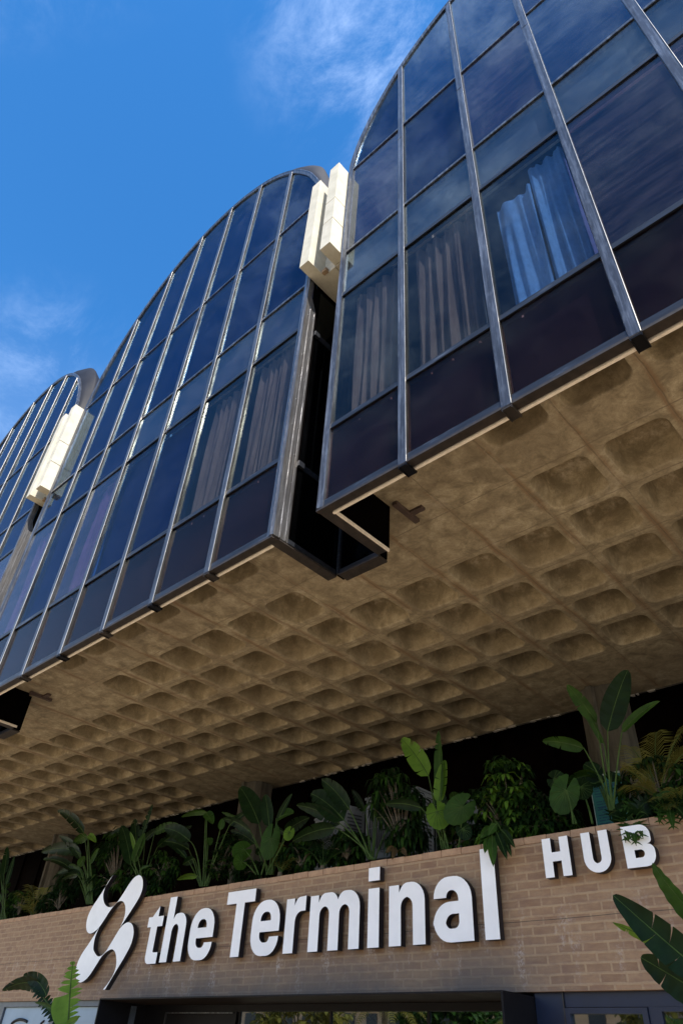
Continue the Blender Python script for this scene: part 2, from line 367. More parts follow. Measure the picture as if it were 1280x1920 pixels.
CURVE = [(0, 3.675), (8, 3.62), (18, 3.555), (30, 3.52), (45, 3.54), (60, 3.585), (75, 3.625), (90, 3.64)]
def rad(a):
    a = a if a <= 90 else 180 - a
    for (a0, r0), (a1, r1) in zip(CURVE, CURVE[1:]):
        if a <= a1:
            f = (a - a0)/(a1 - a0); f = f*f*(3-2*f)*.35 + f*.65
            return r0 + (r1-r0)*f
    return 3.64
def arch(inset=0, n=48, a0=0, a1=180):
    out = []
    for i in range(n+1):
        a = a0 + (a1-a0)*i/n; r = rad(a) - inset
        out.append((3.675 + r*math.cos(math.radians(a)), ZC + r*math.sin(math.radians(a))))
    return out
INNER = arch(.06, 160)
def ztop(u):
    u = min(max(u, INNER[-1][0]+1e-4), INNER[0][0]-1e-4)
    for (xa, za), (xb, zb) in zip(INNER, INNER[1:]):
        if xb <= u <= xa: return za + (zb-za)*(xa-u)/(xa-xb)
    return ZC
BOTTOM_EXTRA = []
def bay(ox, name_label, grp, spec):
    """ox: x of the left edge; spec[row][col] = (glass, backing)"""
    T_ = thing('glass_bay', name_label, 'building bay', (ox+BW/2, 0, Z0), grp)
    X = lambda u: ox + u
    rows = [(Z0+.05, R1), (R1, R2), (R2, R3), (R3, R4), (R4, None)]
    for r, (za, zb) in enumerate(rows):
        for c in range(7):
            u0 = c*W + (.05 if c == 0 else .02); u1 = (c+1)*W - (.05 if c == 6 else .02)
            g, bk = spec(r, c)
            m = MB()
            if zb is not None: poly = [(X(u0), za), (X(u1), za), (X(u1), zb), (X(u0), zb)]
            else:
                poly = [(X(u0), za), (X(u1), za)]
                k = 14
                for i in range(k+1):
                    u = u1 + (u0-u1)*i/k; poly.append((X(u), max(ztop(u), za+.01)))
            m.prism(poly, .026, .033)
            tx_, tz_ = random.uniform(-.007, .007), random.uniform(-.004, .004)
            cxp = sum(p_[0] for p_ in m.v)/len(m.v); czp = sum(p_[2] for p_ in m.v)/len(m.v)
            m.v = [(x_, y_ + tx_*(x_-cxp) + tz_*(z_-czp)*.6 + .003, z_) for x_, y_, z_ in m.v]
            p = m.build('spandrel_pane' if r == 0 else 'window_pane', g, T_)
            if bk is not None:
                yb = .10 if r in (0, 2) else .16
                b = MB()
                if zb is not None: b.box(X(c*W), X((c+1)*W), yb, yb+.01, za-.0, zb-.0)
                else:
                    b.prism([(x, z + (0.0 if i > 1 else 0)) for i, (x, z) in enumerate([(X(c*W), za), (X((c+1)*W), za)] + [(X(min(max((c+1)*W - i*W/14, .04), BW-.04)), max(ztop(min(max((c+1)*W - i*W/14, .04), BW-.04))-.01, za+.01)) for i in range(15)])], yb, yb+.01)
                b.build('backing_panel', bk, T_)
    # vertical mullions: band, rounded bead on the east edge
    for k in range(1, 7):
        u = k*W; zt = min(ztop(u-.05), ztop(u+.05)) + .03
        prof = [(-.05, .07), (-.05, .004), (-.044, -.002), (.036, -.002), (.039, -.005), (.043, -.006), (.047, -.004), (.048, .001), (.048, .07)]
        m = MB(); wob = random.uniform(-.003, .003)
        zs_ = [Z0-.02, R1, R2, R3, R4, zt]
        m.strip([[(X(u)+a, b + .0, z) for a, b in prof] for z in zs_], True, smooth=False, mat=0)
        for f in range(len(m.f)):
            j = f % len(prof)
            m.m[f] = 2 if j in (5, 6) else (1 if j in (3, 4, 7) else 0)
        m.add([(X(u)+a, b, Z0-.02) for a, b in prof], [list(range(len(prof)))])
        # joint sleeve
        zj = R4 - .35 - .25*((k*37) % 5)/5
        m.box(X(u)-.053, X(u)+.030, -.006, .0, zj, zj+.006)
        m.build('mullion', [ALU, ALUB, BEAD], T_)
    # horizontal rails
    for z, h in ((R1, .075), (R2, .075), (R3, .06), (R4, .05)):
        m = MB()
        e = .03
        for c in range(7):
            a, b = c*W + .05, (c+1)*W - .05
            m.box(X(a), X(b), .010, .025, z-h*.5, z+h*.2)
            m.box(X(a), X(b), .016, .025, z+h*.2+.001, z+h*.5)
        m.box(X(.05), X(BW-.05), .035, .098, z-.03, z+.03)
        m.build('rail', RAIL if z < R3-.1 else ALU, T_)
    m = MB()
    for c in range(7): m.box(X(c*W+.05), X((c+1)*W-.05), .008, .025, Z0+.0, Z0+.075)
    m.build('sill_rail', RAIL, T_)
    # arch frame: two legs and the curved head in one band
    path_o = [(BW, Z0)] + [(BW, Z0 + (ZC-Z0)*i/6) for i in range(1, 6)] + arch(0, 64) + [(0, Z0 + (ZC-Z0)*i/6) for i in range(5, 0, -1)] + [(0, Z0)]
    path_i = [(BW-.085, Z0)] + [(BW-.085, Z0 + (ZC-Z0)*i/6) for i in range(1, 6)] + arch(.085, 64) + [(.085, Z0 + (ZC-Z0)*i/6) for i in range(5, 0, -1)] + [(.085, Z0)]
    m = MB(); rws = []
    for (a, za), (b, zb_) in zip(path_o, path_i):
        q = ((a*.82+b*.18), (za*.82+zb_*.18))
        rws.append([(X(a), .10, za), (X(a), .0, za), (X(q[0]), -.012, q[1]), (X(a*.6+b*.4), -.004, za*.6+zb_*.4), (X(b), .004, zb_), (X(b), .055, zb_)])
    m.strip(rws, False, smooth=False); m.add([rws[0][i] for i in range(6)], [list(range(6))[::-1]]); m.add([rws[-1][i] for i in range(6)], [list(range(6))])
    m.build('arch_frame', ALU, T_)
    # vault roof: dark flank, flared hood on the east shoulder, white vault behind
    m = MB()
    for y0, y1, ins in ((.09, .9, .02),):
        pts = [(BW-.02, R4-.4)] + arch(ins, 60) + [(.02, R4-.4)]
        m.strip([[(X(a), y, z) for a, z in pts] for y in (y0, y1)], mat=0)
    m.build('roof_flank', ZINC, T_)
    m = MB(); pts = [(BW, Z0)] + arch(.01, 60) + [(0, Z0)]
    pts2 = [(BW, 7.62)] + arch(.01, 60) + [(0, 7.62)]
    m.strip([[(X(a), y, z) for a, z in pts2] for y in (.94, 6, 12)])
    m.add([(X(a), 12, z) for a, z in pts2], [list(range(len(pts2)))[::-1]])
    m.build('vault_roof', WROOF, T_)
    HP = [(0, .02), (20, .14), (33, .30), (46, .36), (60, .30), (76, .12), (92, .012)]
    def hr(a):
        for (a0, r0), (a1, r1) in zip(HP, HP[1:]):
            if a <= a1:
                f = (a-a0)/(a1-a0); f = f*f*(3-2*f)*.5 + f*.5
                return r0+(r1-r0)*f
    rws = []
    for i in range(41):
        a = 92*i/40; c_, s_ = math.cos(math.radians(a)), math.sin(math.radians(a)); r = rad(a); h = hr(a)
        P_ = lambda rr, y: (X(3.675 + rr*c_), y, ZC + rr*s_)
        rws.append([P_(r-.02, .05), P_(r+.01, .05), P_(r+h*.55, .12), P_(r+h, .24), P_(r+h+.012, .27), P_(r+h, .32), P_(r+h*.5, .6), P_(r, .92)])
    m = MB(); m.strip(rws); m.build('roof_hood', ZINC, T_)
    # return walls of the notch beside the bay (x = both ends), dark glass in metal frames
    for xs, sgn in ((X(BW), 1), (X(0), -1)):
        xi, xo = (xs-.11, xs-.004) if sgn > 0 else (xs+.004, xs+.11)
        m = MB(); m.box(xi, xo, .101, SD+.02, Z0+.012, 12.9); m.build('return_wall', VOIDB, T_)
        m = MB()
        if sgn > 0:
            m.box(xs-.002, xs+.012, .24, SD-.02, Z0+.06, R1-.03); m.box(xs-.002, xs+.012, .24, SD-.02, R1+.05, R2-.05); m.box(xs-.002, xs+.012, .24, SD-.02, R2+.05, R3-.05)
            m.build('return_pane', G_BLACK, T_)
            for bx_ in ((xs-.001, xs+.022, .21, SD-.03, R1-.03, R1+.05), (xs-.001, xs+.022, .21, SD-.03, R2-.05, R2+.05), (xs-.001, xs+.02, .21, SD-.03, Z0+.0, Z0+.055)): MB().box(*bx_).build('return_rail', RAIL, T_)
            for bx_ in ((xs+.0225, xs+.05, .20, .29, R1-.03, R1+.045), (xs+.0225, xs+.05, .20, .29, R2-.05, R2+.03)): MB().box(*bx_).build('rail_clip', RAIL, T_)
            m = MB()
            pl = [(.0, Z0), (.205, Z0), (.185, 9.75), (.10, 9.98), (.035, 10.05), (.0, 10.4)]
            m.add([(xs+.001, y, z) for y, z in pl] + [(xs+.016, y, z) for y, z in pl], [[0,5,4,3,2,1],[6,7,8,9,10,11]] + [(i, (i+1)%6, (i+1)%6+6, i+6) for i in range(6)])
            m.box(xs+.0162, xs+.024, .085, .10, Z0+.01, 9.8); m.box(xs+.0162, xs+.021, .165, .18, Z0+.01, 9.7)
            for i in range(9):
                z = Z0+.35+i*.43
                for yy in (.05, .14): m.box(xs+.0162, xs+.022, yy, yy+.012, z, z+.012)
            m.build('corner_plate', ALUP, T_)
    # bottom edge: dark trim, pale drip strip behind it, brackets under the mullions
    m = MB()
    m.box(X(0), X(BW), .0, .035, Z0-.03, Z0-.002); m.box(X(0.0), X(BW), .036, .10, Z0-.018, Z0+.04); m.box(X(.0), X(.11), .101, SD-.03, Z0-.02, Z0+.01)
    m.box(X(BW-.11), X(BW)+.01, .101, SD, Z0-.02, Z0+.01)
    m.build('bottom_trim', DARKT, T_)
    m = MB(); m.box(X(.111), X(BW)-.111, .115, .14, Z0-.028, Z0+.03); m.box(X(.1105), X(.13), .1355, SD, Z0-.012, Z0+.02)
    m.build('drip_strip', BEIGE, T_)
    for k in range(1, 7):
        m = MB(); u = k*W
        m.box(X(u)-.048, X(u)+.048, .002, .155, Z0-.046, Z0-.0305); m.box(X(u)-.046, X(u)-.038, .004, .15, Z0-.058, Z0-.0465); m.box(X(u)+.038, X(u)+.046, .004, .15, Z0-.058, Z0-.0465)
        m.build('mullion_bracket', BLK if k % 2 else DARKT, T_)
    m = MB(); m.box(X(0.115), X(BW-.115), .12, .16, Z0+.05, ZS+.05); m.build('apron_panel', VOIDB, T_)
    # the floor edge and the rooms behind the tall windows
    m = MB()
    a, b = X(.12), X(BW-.12)
    m.box(a, b, .20, 3.0, R1-.035, R1-.02); m.box(a, b, .20, 3.0, R2+.02, R2+.12); m.box(a, b, 3.0, 3.1, R1-.1, R2+.1)
    m.box(a-.008, a+.03, .2, 3.0, R1, R2); m.box(b-.03, b+.008, .2, 3.0, R1, R2)
    m.build('room_lining', G_ROOM, T_)
    return T_

def curtain(T_, x0, x1, z0, z1, mat, folds, seed, gap=(), y=.155, amp=.045, lean=0):
    rnd = random.Random(seed); m = MB(); n = 110; cols = []
    ph = [rnd.uniform(0, 6.28) for _ in range(4)]
    for i in range(n+1):
        t = i/n; w1 = math.sin(t*folds*2*PI + ph[0] + .9*math.sin(t*7+ph[1])); w2 = math.sin(t*folds*4.6*PI + ph[2])*.35
        cols.append((t, (w1+w2)*amp))
    rows = []
    for j in range(15):
        v = j/14; z = z0 + (z1-z0)*v
        rows.append([(x0+(x1-x0)*t + lean*(1-v)*math.sin(t*3), y + o*(.55+.45*(1-v)) + .015*math.sin(5*v+t*20), z) for t, o in cols])
    keep = lambda i: not any(a <= i/n <= b for a, b in gap)
    vs_ = [p for r in rows for p in r]; fs_ = []
    for j in range(14):
        for i in range(n):
            if keep(i): fs_.append((j*(n+1)+i, j*(n+1)+i+1, (j+1)*(n+1)+i+1, (j+1)*(n+1)+i))
    m.add(vs_, fs_, True); return m.build('curtain', mat, T_)

def spec1(r, c):
    if r == 0: return G_SPAN, B_SPAN
    if r == 1: return (G_CLEARB, None) if c == 2 else ((G_CLEAR, None) if c < 2 else (G_PURP, B_SPAN))
    if r == 2: return (G_GREY, B_GREY)
    if r == 3: return [(G_PURP, B_PURP), (G_BLUE, B_BLUE), (G_PURP, B_PURP), (G_TOP, B_BLUE), (G_TOP, B_BLUE), (G_TOP, B_BLUE), (G_TOP, B_BLUE)][c]
    return [(G_BLUE, B_BLUE), (G_TOP, B_BLUE), (G_TOP, B_BLUE), (G_PURP, B_BLUE)][c % 4]
def spec2(r, c):
    if r == 0: return G_SPAN, B_SPAN
    if r == 1: return (G_CLEAR, None) if c in (5, 6) else ((G_PURP, None) if c in (0, 2) else (G_BLUE, B_BLUE))
    if r == 2: return (G_GREY, B_PURP) if c in (3, 4, 5, 6) else (G_BLUE, B_BLUE)
    return (G_BLUE, B_BLUE)
def spec3(r, c):
    if r == 0: return G_SPAN, B_SPAN
    if r == 1: return (G_PURP, None) if c in (2, 6) else (G_BLUE, B_BLUE)
    return (G_BLUE, B_BLUE)
b1 = bay(S, 'nearest glass bay, at the right, with pale blue and beige curtains in its windows', 'arched glass bays of the facade', spec1)
b2 = bay(-BW, 'middle glass bay whose whole round-shouldered top stands against the sky', 'arched glass bays of the facade', spec2)
b3 = bay(-BW-PER, 'farthest glass bay, cut by the left edge and partly hidden by the middle bay', 'arched glass bays of the facade', spec3)
curtain(b1, S+.20, S+.98, R1-.06, R2-.05, CUR, 5.5, 3)
curtain(b1, S+W+.12, S+2*W-.10, R1-.06, R2-.05, CUR, 6, 5)
curtain(b1, S+2*W+.14, S+2*W+.56, R1-.06, R2-.40, CURB, 1.6, 8, amp=.04)
curtain(b1, S+2*W+.57, S+2*W+.96, R1-.06, R2-.10, CURB, 2.6, 9, amp=.045)
curtain(b2, -W+.12, -.14, R1-.06, R2-.06, CUR, 8, 11, amp=.045)
curtain(b2, -2*W+.16, -W-.14, R1-.06, R2-.12, CUR, 5.5, 12, amp=.04)
curtain(b2, -5*W+.25, -4*W-.15, R1-.06, R2-.12, CUR, 4, 13, amp=.045)
curtain(b2, -7*W+.25, -6*W-.2, R1-.06, R2-.12, CUR, 4, 14, amp=.045)
curtain(b3, -PER-W+.2, -PER-.3, R1-.06, R2-.12, CUR, 4, 15, amp=.045)
curtain(b3, -PER-5*W+.2, -PER-4*W-.2, R1-.06, R2-.12, CUR, 4, 16, amp=.045)

# back wall of each notch and the concrete channel closing its top
for k, (lab, lab2) in enumerate((('black glass wall at the back of the notch between the nearest and the middle bay', 'pale concrete downspout box of two tall slabs between the nearest and the middle bay'),
                                 ('black glass wall at the back of the notch between the middle and the farthest bay', 'pale concrete downspout box of two tall slabs left of the middle bay, in full sun'))):
    ox = -PER*k
    T_ = thing('notch_wall', lab, 'wall', (ox+S/2, SD, Z0), 'dark walls closing the notches')
    MB().box(ox+.001, ox+S-.001, SD+.021, SD+.12, Z0+.01, 13.2).build('wall_panel', VOIDB, T_)
    MB().box(ox+.06, ox+S-.03, SD+.002, SD+.02, Z0+.06, R1-.03).box(ox+.06, ox+S-.03, SD+.002, SD+.02, R1+.05, R2-.05).build('dark_pane', G_BLACK, T_)
    m = MB().box(ox+.024, ox+.06, SD-.025, SD+.001, Z0, 10.3).box(ox+.0605, ox+S-.03, SD-.01, SD+.0015, R1-.03, R1+.04).box(ox+.0605, ox+S-.001, SD-.01, SD+.0015, Z0-.002, Z0+.055)
    m.build('frame', RAIL, T_)
    MB().box(ox+.0605, ox+S-.001, SD-.02, SD+.12, Z0-.025, Z0-.004).build('bottom_trim', DARKT, T_)
    T_ = thing('concrete_downspout', lab2, 'concrete duct', (ox+S/2, .3, 10.41), 'pale concrete ducts in the notches')
    m = MB(); m.box(ox+.012, ox+.19, -.21, .93, 10.41, 12.82); m.build('slab', PALE, T_)
    m = MB()
    for za, zb in ((10.43, 11.10), (11.118, 11.70), (11.718, 12.84)): m.box(ox+.41, ox+.60, -.21, .10, za, zb)
    m.box(ox+.42, ox+.59, -.195, .095, 10.44, 12.8)
    m.build('slab', PALE, T_)
    m = MB(); m.box(ox+.191, ox+.405, .11, .93, 10.41, 12.80); m.box(ox+.417, ox+.60, .11, .93, 10.41, 12.80); m.box(ox+.404, ox+.418, .13, .92, 10.44, 12.78)
    m.build('web', PALE, T_)
    MB().box(ox+.20, ox+.28, .05, .11, 10.40, 10.47).build('outlet_block', simple('ochre_block', (.30,.21,.13), .9) if k == 0 else bpy.data.materials['ochre_block'], T_)

# ------------------------------------------------------------------ waffle slab
def flatcell(i, row): return (i+1) % 10 < 4 and row in (0, 1, 6, 7)
rnd = random.Random(4)
sl = thing('waffle_slab', 'stained concrete waffle slab with square coffers, seen from below under the glass bays', 'ceiling', (-6, 3.5, ZS))
m = MB()
I0, I1 = -32, 11
cells = [(0, .17, .97, .61)] + [(j+1, 1.435+.79*j, 2.225+.79*j, 1.83+.79*j) for j in range(6)] + [(7, 6.175, 6.85, 6.52)]
def rsq(cx, cy, hx, hy, r, z, n=5):
    out = []
    for q, (sx, sy) in enumerate(((1, 1), (-1, 1), (-1, -1), (1, -1))):
        for k in range(n+1):
            a = PI/2*q + PI/2*k/n
            out.append((cx + sx*(hx-r) + r*math.cos(a), cy + sy*(hy-r) + r*math.sin(a), z))
    return out
for row, ya, yb, yc in cells:
    for i in range(I0, I1):
        cx = i*G_; xa, xb = cx-G_/2, cx+G_/2
        if row == 0 and i % 10 == 0: xb = cx - .04
        if row == 0 and i % 10 == 1: xa = cx - G_ + .67
        if flatcell(i, row):
            m.add([(xa,ya,ZS),(xb,ya,ZS),(xb,yb,ZS),(xa,yb,ZS)], [(0,3,2,1)]); continue
        hy = .315 if row != 7 else .29
        j1, j2, j3 = (rnd.uniform(-.008, .008) for _ in range(3))
        A1, A2, A3 = ZS, cx+j1, yc+j2
        h0, g0 = .322, (.335 if row == 0 else hy+.007)
        loops = [rsq(A2, A3, h0+a_, g0+a_, r_, ZS+z_) for a_, r_, z_ in ((0, .115, 0), (-.004, .115, .003), (-.010, .12, .022), (-.034, .12, .14), (-.062, .115, .275), (-.080, .10, .345+j3), (-.110, .085, .372+j3))] + [rsq(A2, A3, .09, .08, .05, ZS+.382+j3)]
        n = len(loops[0])
        sq = []
        for k in range(n):
            x, y, z = loops[0][k]; q = k // 6; onx = ((k % 6) < 3) == (q in (0, 2))
            if onx: sq.append((xb if q in (0, 3) else xa, y, ZS))
            else: sq.append((x, yb if q in (0, 1) else ya, ZS))
        # add the exact corners so that neighbouring cells meet
        o = len(m.v)
        m.v += sq + [p for l in loops for p in l]
        nl = len(loops)
        for k in range(n):
            k2 = (k+1) % n
            m.f.append([o+k, o+n+k, o+n+k2, o+k2]); m.s.append(False); m.m.append(0)
            for l in range(1, nl):
                m.f.append([o+l*n+k, o+(l+1)*n+k, o+(l+1)*n+k2, o+l*n+k2]); m.s.append(l >= 2); m.m.append(0)
        m.f.append([o+nl*n+k for k in range(n)][::1]); m.s.append(False); m.m.append(0)
        cq = [(xb, yb), (xa, yb), (xa, ya), (xb, ya)]
        for q in range(4):
            o2 = len(m.v); a_, b_ = sq[q*6+2], sq[q*6+3]
            m.v.append((*cq[q], ZS)); m.f.append([o+q*6+2, o+q*6+3, o2]); m.s.append(False); m.m.append(0)
# plain band between the first two rows
m.add([(I0*G_-G_/2,.97,ZS),(I1*G_-G_/2,.97,ZS),(I1*G_-G_/2,1.435,ZS),(I0*G_-G_/2,1.435,ZS)], [(0,3,2,1)])
xa, xb = I0*G_-G_/2, I1*G_-G_/2
m.box(xa, xb, SD+.125, 6.85, ZS+.41, ZS+.48)
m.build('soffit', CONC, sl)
m = MB()
x = xa
while x < xb:
    l = rnd.uniform(.12, .5); m.box(x, x+l, 6.852, 6.875+rnd.uniform(0,.02), ZS-.004-rnd.uniform(0,.012), 7.42); x += l
m.build('slab_edge', COLM, sl)
m = MB()
for i in range(I0, I1):
    if flatcell(i, 7) and rnd.random() < .6: continue
    for q in range(7):
        x = i*G_ + rnd.uniform(-.28, .3); l = rnd.uniform(.03, .12); zz = ZS - rnd.uniform(0, .012)
        y_ = 6.84 + rnd.uniform(-.01, .02)
        m.add([(x, y_, zz-.008), (x+l, y_, zz-.004-rnd.uniform(0,.01)), (x+l*.8, y_+.05, zz-.01), (x+l*.1, y_+.04, zz-.008), (x, y_, zz+.05), (x+l, y_, zz+.04), (x+l*.8, y_+.05, zz+.03), (x+l*.1, y_+.04, zz+.05)],
              [(3,2,1,0),(4,5,6,7),(0,1,5,4),(1,2,6,5),(2,3,7,6),(3,0,4,7)])
m.build('broken_plaster_edge', SLABE, sl)
for k in range(2):
    ox = -PER*k
    MB().box(ox+.80, ox+.86, .93, 1.33, ZS-.05, ZS-.004).box(ox+.80, ox+1.02, 1.15, 1.22, ZS-.035, ZS-.003).build('steel_bracket', simple('rusty_bracket', (.09,.06,.05), .7) if k == 0 else bpy.data.materials['rusty_bracket'], sl)

# ------------------------------------------------------------------ columns
clab = ['ribbed concrete column behind the planter on the right, with a teal notice on it', 'ribbed concrete column behind the big-leaved plants near the middle', 'ribbed concrete column among dark plants at the left, nearly hidden']
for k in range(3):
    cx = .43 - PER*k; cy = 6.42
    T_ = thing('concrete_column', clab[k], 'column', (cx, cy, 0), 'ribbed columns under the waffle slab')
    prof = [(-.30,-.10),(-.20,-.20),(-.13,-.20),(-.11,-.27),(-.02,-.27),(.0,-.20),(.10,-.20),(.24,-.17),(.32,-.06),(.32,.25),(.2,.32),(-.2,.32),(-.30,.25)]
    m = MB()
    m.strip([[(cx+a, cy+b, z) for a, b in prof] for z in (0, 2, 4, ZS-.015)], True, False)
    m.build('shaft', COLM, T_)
# teal notice fixed to the nearest column
T_ = thing('notice_board', 'teal printed notice sheet in a clear sleeve on the right-hand column', 'notice', (.36, 6.1, 4.45))
NX = 0
TEAL = simple('teal_paper', (.02,.17,.165), .5, var=.15); TEALD = simple('teal_ink', (.01,.07,.14), .6); TEALW = simple('sleeve_edge', (.40,.48,.46), .4)
MB().box(.16, .60, 6.125, 6.132, 4.30, 5.02).build('sheet', TEAL, T_)
m = MB(); rn = random.Random(2); z = 4.94
while z > 4.36:
    x = .20
    while x < .54:
        l = rn.uniform(.03, .10); 
        if rn.random() < .8: m.box(x, min(x+l, .56), 6.120, 6.1245, z-.012, z)
        x += l + .015
    z -= .035
m.box(.44, .53, 6.119, 6.1235, 4.86, 4.90); m.box(.22, .56, 6.119, 6.1235, 4.60, 4.625)
m.build('print', TEALD, T_)
MB().box(.155, .605, 6.118, 6.124, 5.02, 5.045).box(.150, .158, 6.118, 6.124, 4.30, 5.02).build('sleeve', TEALW, T_)

# ------------------------------------------------------------------ dark back of the terrace
YW = 2.95; WT = 3.462; WB = 2.235
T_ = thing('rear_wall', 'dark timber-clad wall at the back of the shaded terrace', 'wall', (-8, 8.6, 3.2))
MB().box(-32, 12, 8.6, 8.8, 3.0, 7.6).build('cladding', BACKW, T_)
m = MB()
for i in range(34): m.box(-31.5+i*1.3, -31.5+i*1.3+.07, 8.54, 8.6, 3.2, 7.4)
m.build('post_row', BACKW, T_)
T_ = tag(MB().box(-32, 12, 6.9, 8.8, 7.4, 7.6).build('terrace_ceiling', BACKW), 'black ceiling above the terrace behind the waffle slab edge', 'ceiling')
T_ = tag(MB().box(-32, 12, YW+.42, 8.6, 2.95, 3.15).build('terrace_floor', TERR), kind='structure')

# ------------------------------------------------------------------ brick wall with coping
T_ = thing('brick_wall', 'long brown brick parapet wall carrying the white sign letters over the entrance', 'wall', (-8, YW, WB))
MB().box(-32, 12, YW, YW+.12, WB, WT-.066).build('brickwork', BRICK, T_)
m = MB(); x = -32.0; rn = random.Random(9)
while x < 12:
    l = .245 + rn.uniform(-.004, .004); d = rn.uniform(-.003, .003)
    m.box(x+.004, x+l-.004, YW-.004+d, YW+.19, WT-.062+rn.uniform(-.002,.002), WT+rn.uniform(-.004, .004)); x += l
m.box(-32, 12, YW+.006, YW+.17, WT-.0655, WT-.012)
m.build('coping', COPE, T_)
MB().box(-32, 12, YW+.40, YW+.44, 3.0, 3.36).box(-32, 12, YW+.121, YW+.40, 3.05, 3.1).build('planter_back', TERR, T_)
tag(MB().box(-32, 12, YW+.122, YW+.398, 3.101, 3.30).build('planter_soil', SOIL), kind='structure')
m = MB()
for a, b in ((-32, -16.2), (4.2, 12)): m.box(a, b, YW+.005, YW+.12, 0, WB-.002)
m.build('lower_brickwork', BRICK, T_)
MB().box(-16.2, 4.2, YW+.13, YW+.40, WB-.025, 3.0).build('lintel', BLK, T_)
#==SPLIT2==
# ================================================================== signs
def rpoly(pts, n=7):
    """rounded polygon: (x, z) or (x, z, radius)"""
    out = []; N_ = len(pts)
    for i, p in enumerate(pts):
        r = p[2] if len(p) > 2 else 0
        P = Vector(p[:2]); A = Vector(pts[i-1][:2]); B = Vector(pts[(i+1) % N_][:2])
        if r <= 0: out.append(tuple(P)); continue
        u = (A-P).normalized(); v = (B-P).normalized()
        d = r; d = min(d, (A-P).length*.98, (B-P).length*.98)
        a, b = P + u*d, P + v*d
        k = .5523
        c1, c2 = a + (P-a)*k, b + (P-b)*k
        for j in range(n+1):
            t_ = j/n; out.append(tuple(a*(1-t_)**3 + c1*3*t_*(1-t_)**2 + c2*3*t_*t_*(1-t_) + b*t_**3))
    return out
def spline(pts, n=8):
    """closed smooth outline; points with a third value are sharp tips"""
    out = []; N_ = len(pts)
    for i in range(N_):
        p0, p1, p2, p3 = (pts[(i+k-1) % N_] for k in range(4))
        q0, q1, q2, q3 = (Vector(p[:2]) for p in (p0, p1, p2, p3))
        if len(p1) > 2: q0 = q1 - (q2-q1)*.3
        if len(p2) > 2: q3 = q2 + (q2-q1)*.3
        # centripetal tangents
        d1 = max((q1-q0).length, 1e-6)**.5; d2 = max((q2-q1).length, 1e-6)**.5; d3 = max((q3-q2).length, 1e-6)**.5
        t1 = ((q1-q0)/d1 - (q2-q0)/(d1+d2) + (q2-q1)/d2)*d2; t2 = ((q2-q1)/d2 - (q3-q1)/(d2+d3) + (q3-q2)/d3)*d2
        for j in range(n):
            t_ = j/n; h1 = 2*t_**3-3*t_**2+1; h2 = t_**3-2*t_**2+t_; h3 = -2*t_**3+3*t_**2; h4 = t_**3-t_**2
            out.append(tuple(q1*h1 + t1*h2 + q2*h3 + t2*h4))
    return out
YF = 2.84
def glyph(name, outlines, parent, label=None, depth=.075, faces=None):
    cu = bpy.data.curves.new('tmp', 'CURVE'); cu.dimensions = '2D'; cu.fill_mode = 'BOTH'; cu.extrude = depth/2
    for ol in outlines:
        sp_ = cu.splines.new('POLY'); sp_.points.add(len(ol)-1); sp_.use_cyclic_u = True
        for i, (x, z) in enumerate(ol): sp_.points[i].co = (x, z, 0, 1)
    tmp = bpy.data.objects.new('tmp', cu); COL.objects.link(tmp)
    bpy.context.view_layer.update()
    me = bpy.data.meshes.new_from_object(tmp.evaluated_get(bpy.context.evaluated_depsgraph_get()))
    bpy.data.objects.remove(tmp); bpy.data.curves.remove(cu)
    me.name = name; me.transform(Matrix(((1,0,0,0),(0,0,-1,YF+depth/2),(0,1,0,0),(0,0,0,1))))
    me.materials.clear(); me.materials.append(LWH); me.materials.append(LSIDE)
    for p in me.polygons: p.material_index = 0 if p.normal.y < -.9 else 1; p.use_smooth = False
    o = bpy.data.objects.new(name, me); COL.objects.link(o)
    if parent: put(o, parent)
    if label: o['label'] = label
    return o
ZB = 2.62; XH = 3.165
def g_h(x, top): return [rpoly([(x, top), (x+.155, top), (x+.155, 3.105), (x+.20, 3.165, .03), (x+.455, 3.183, .17), (x+.455, ZB-.005), (x+.303, ZB-.005), (x+.303, 3.045, .08), (x+.157, 3.045, .085), (x+.157, ZB-.005), (x, ZB-.005)])]
def g_n(x): return [rpoly([(x, XH), (x+.133, XH), (x+.133, 3.095), (x+.19, 3.18, .05), (x+.462, 3.182, .17), (x+.462, ZB), (x+.308, ZB), (x+.308, 3.047, .085), (x+.155, 3.047, .09), (x+.155, ZB), (x, ZB)])]
def g_m(x): return [rpoly([(x, XH), (x+.13, XH), (x+.13, 3.09), (x+.18, 3.18, .05), (x+.40, 3.182, .10), (x+.428, 3.10, .0), (x+.47, 3.18, .06), (x+.752, 3.182, .17), (x+.752, ZB), (x+.603, ZB), (x+.603, 3.047, .08), (x+.453, 3.047, .085), (x+.453, ZB), (x+.302, ZB), (x+.302, 3.047, .08), (x+.153, 3.047, .085), (x+.153, ZB), (x, ZB)])]
def g_e(x): return [rpoly([(x+.485, 2.853), (x+.152, 2.853), (x+.152, 2.745, .085), (x+.325, 2.745, .075), (x+.325, 2.80), (x+.483, 2.80), (x+.483, 2.612, .20), (x, 2.612, .21), (x, 3.188, .22), (x+.485, 3.188, .22)]),
                    rpoly([(x+.152, 2.967), (x+.33, 2.967), (x+.33, 3.062, .075), (x+.152, 3.062, .08)])]
def box_(x0, x1, z0, z1): return [(x0, z0), (x1, z0), (x1, z1), (x0, z1)]
sg = thing('wall_sign', 'large white raised lettering spelling the Terminal on the brick wall', 'sign', (-2.3, YW, 2.6))
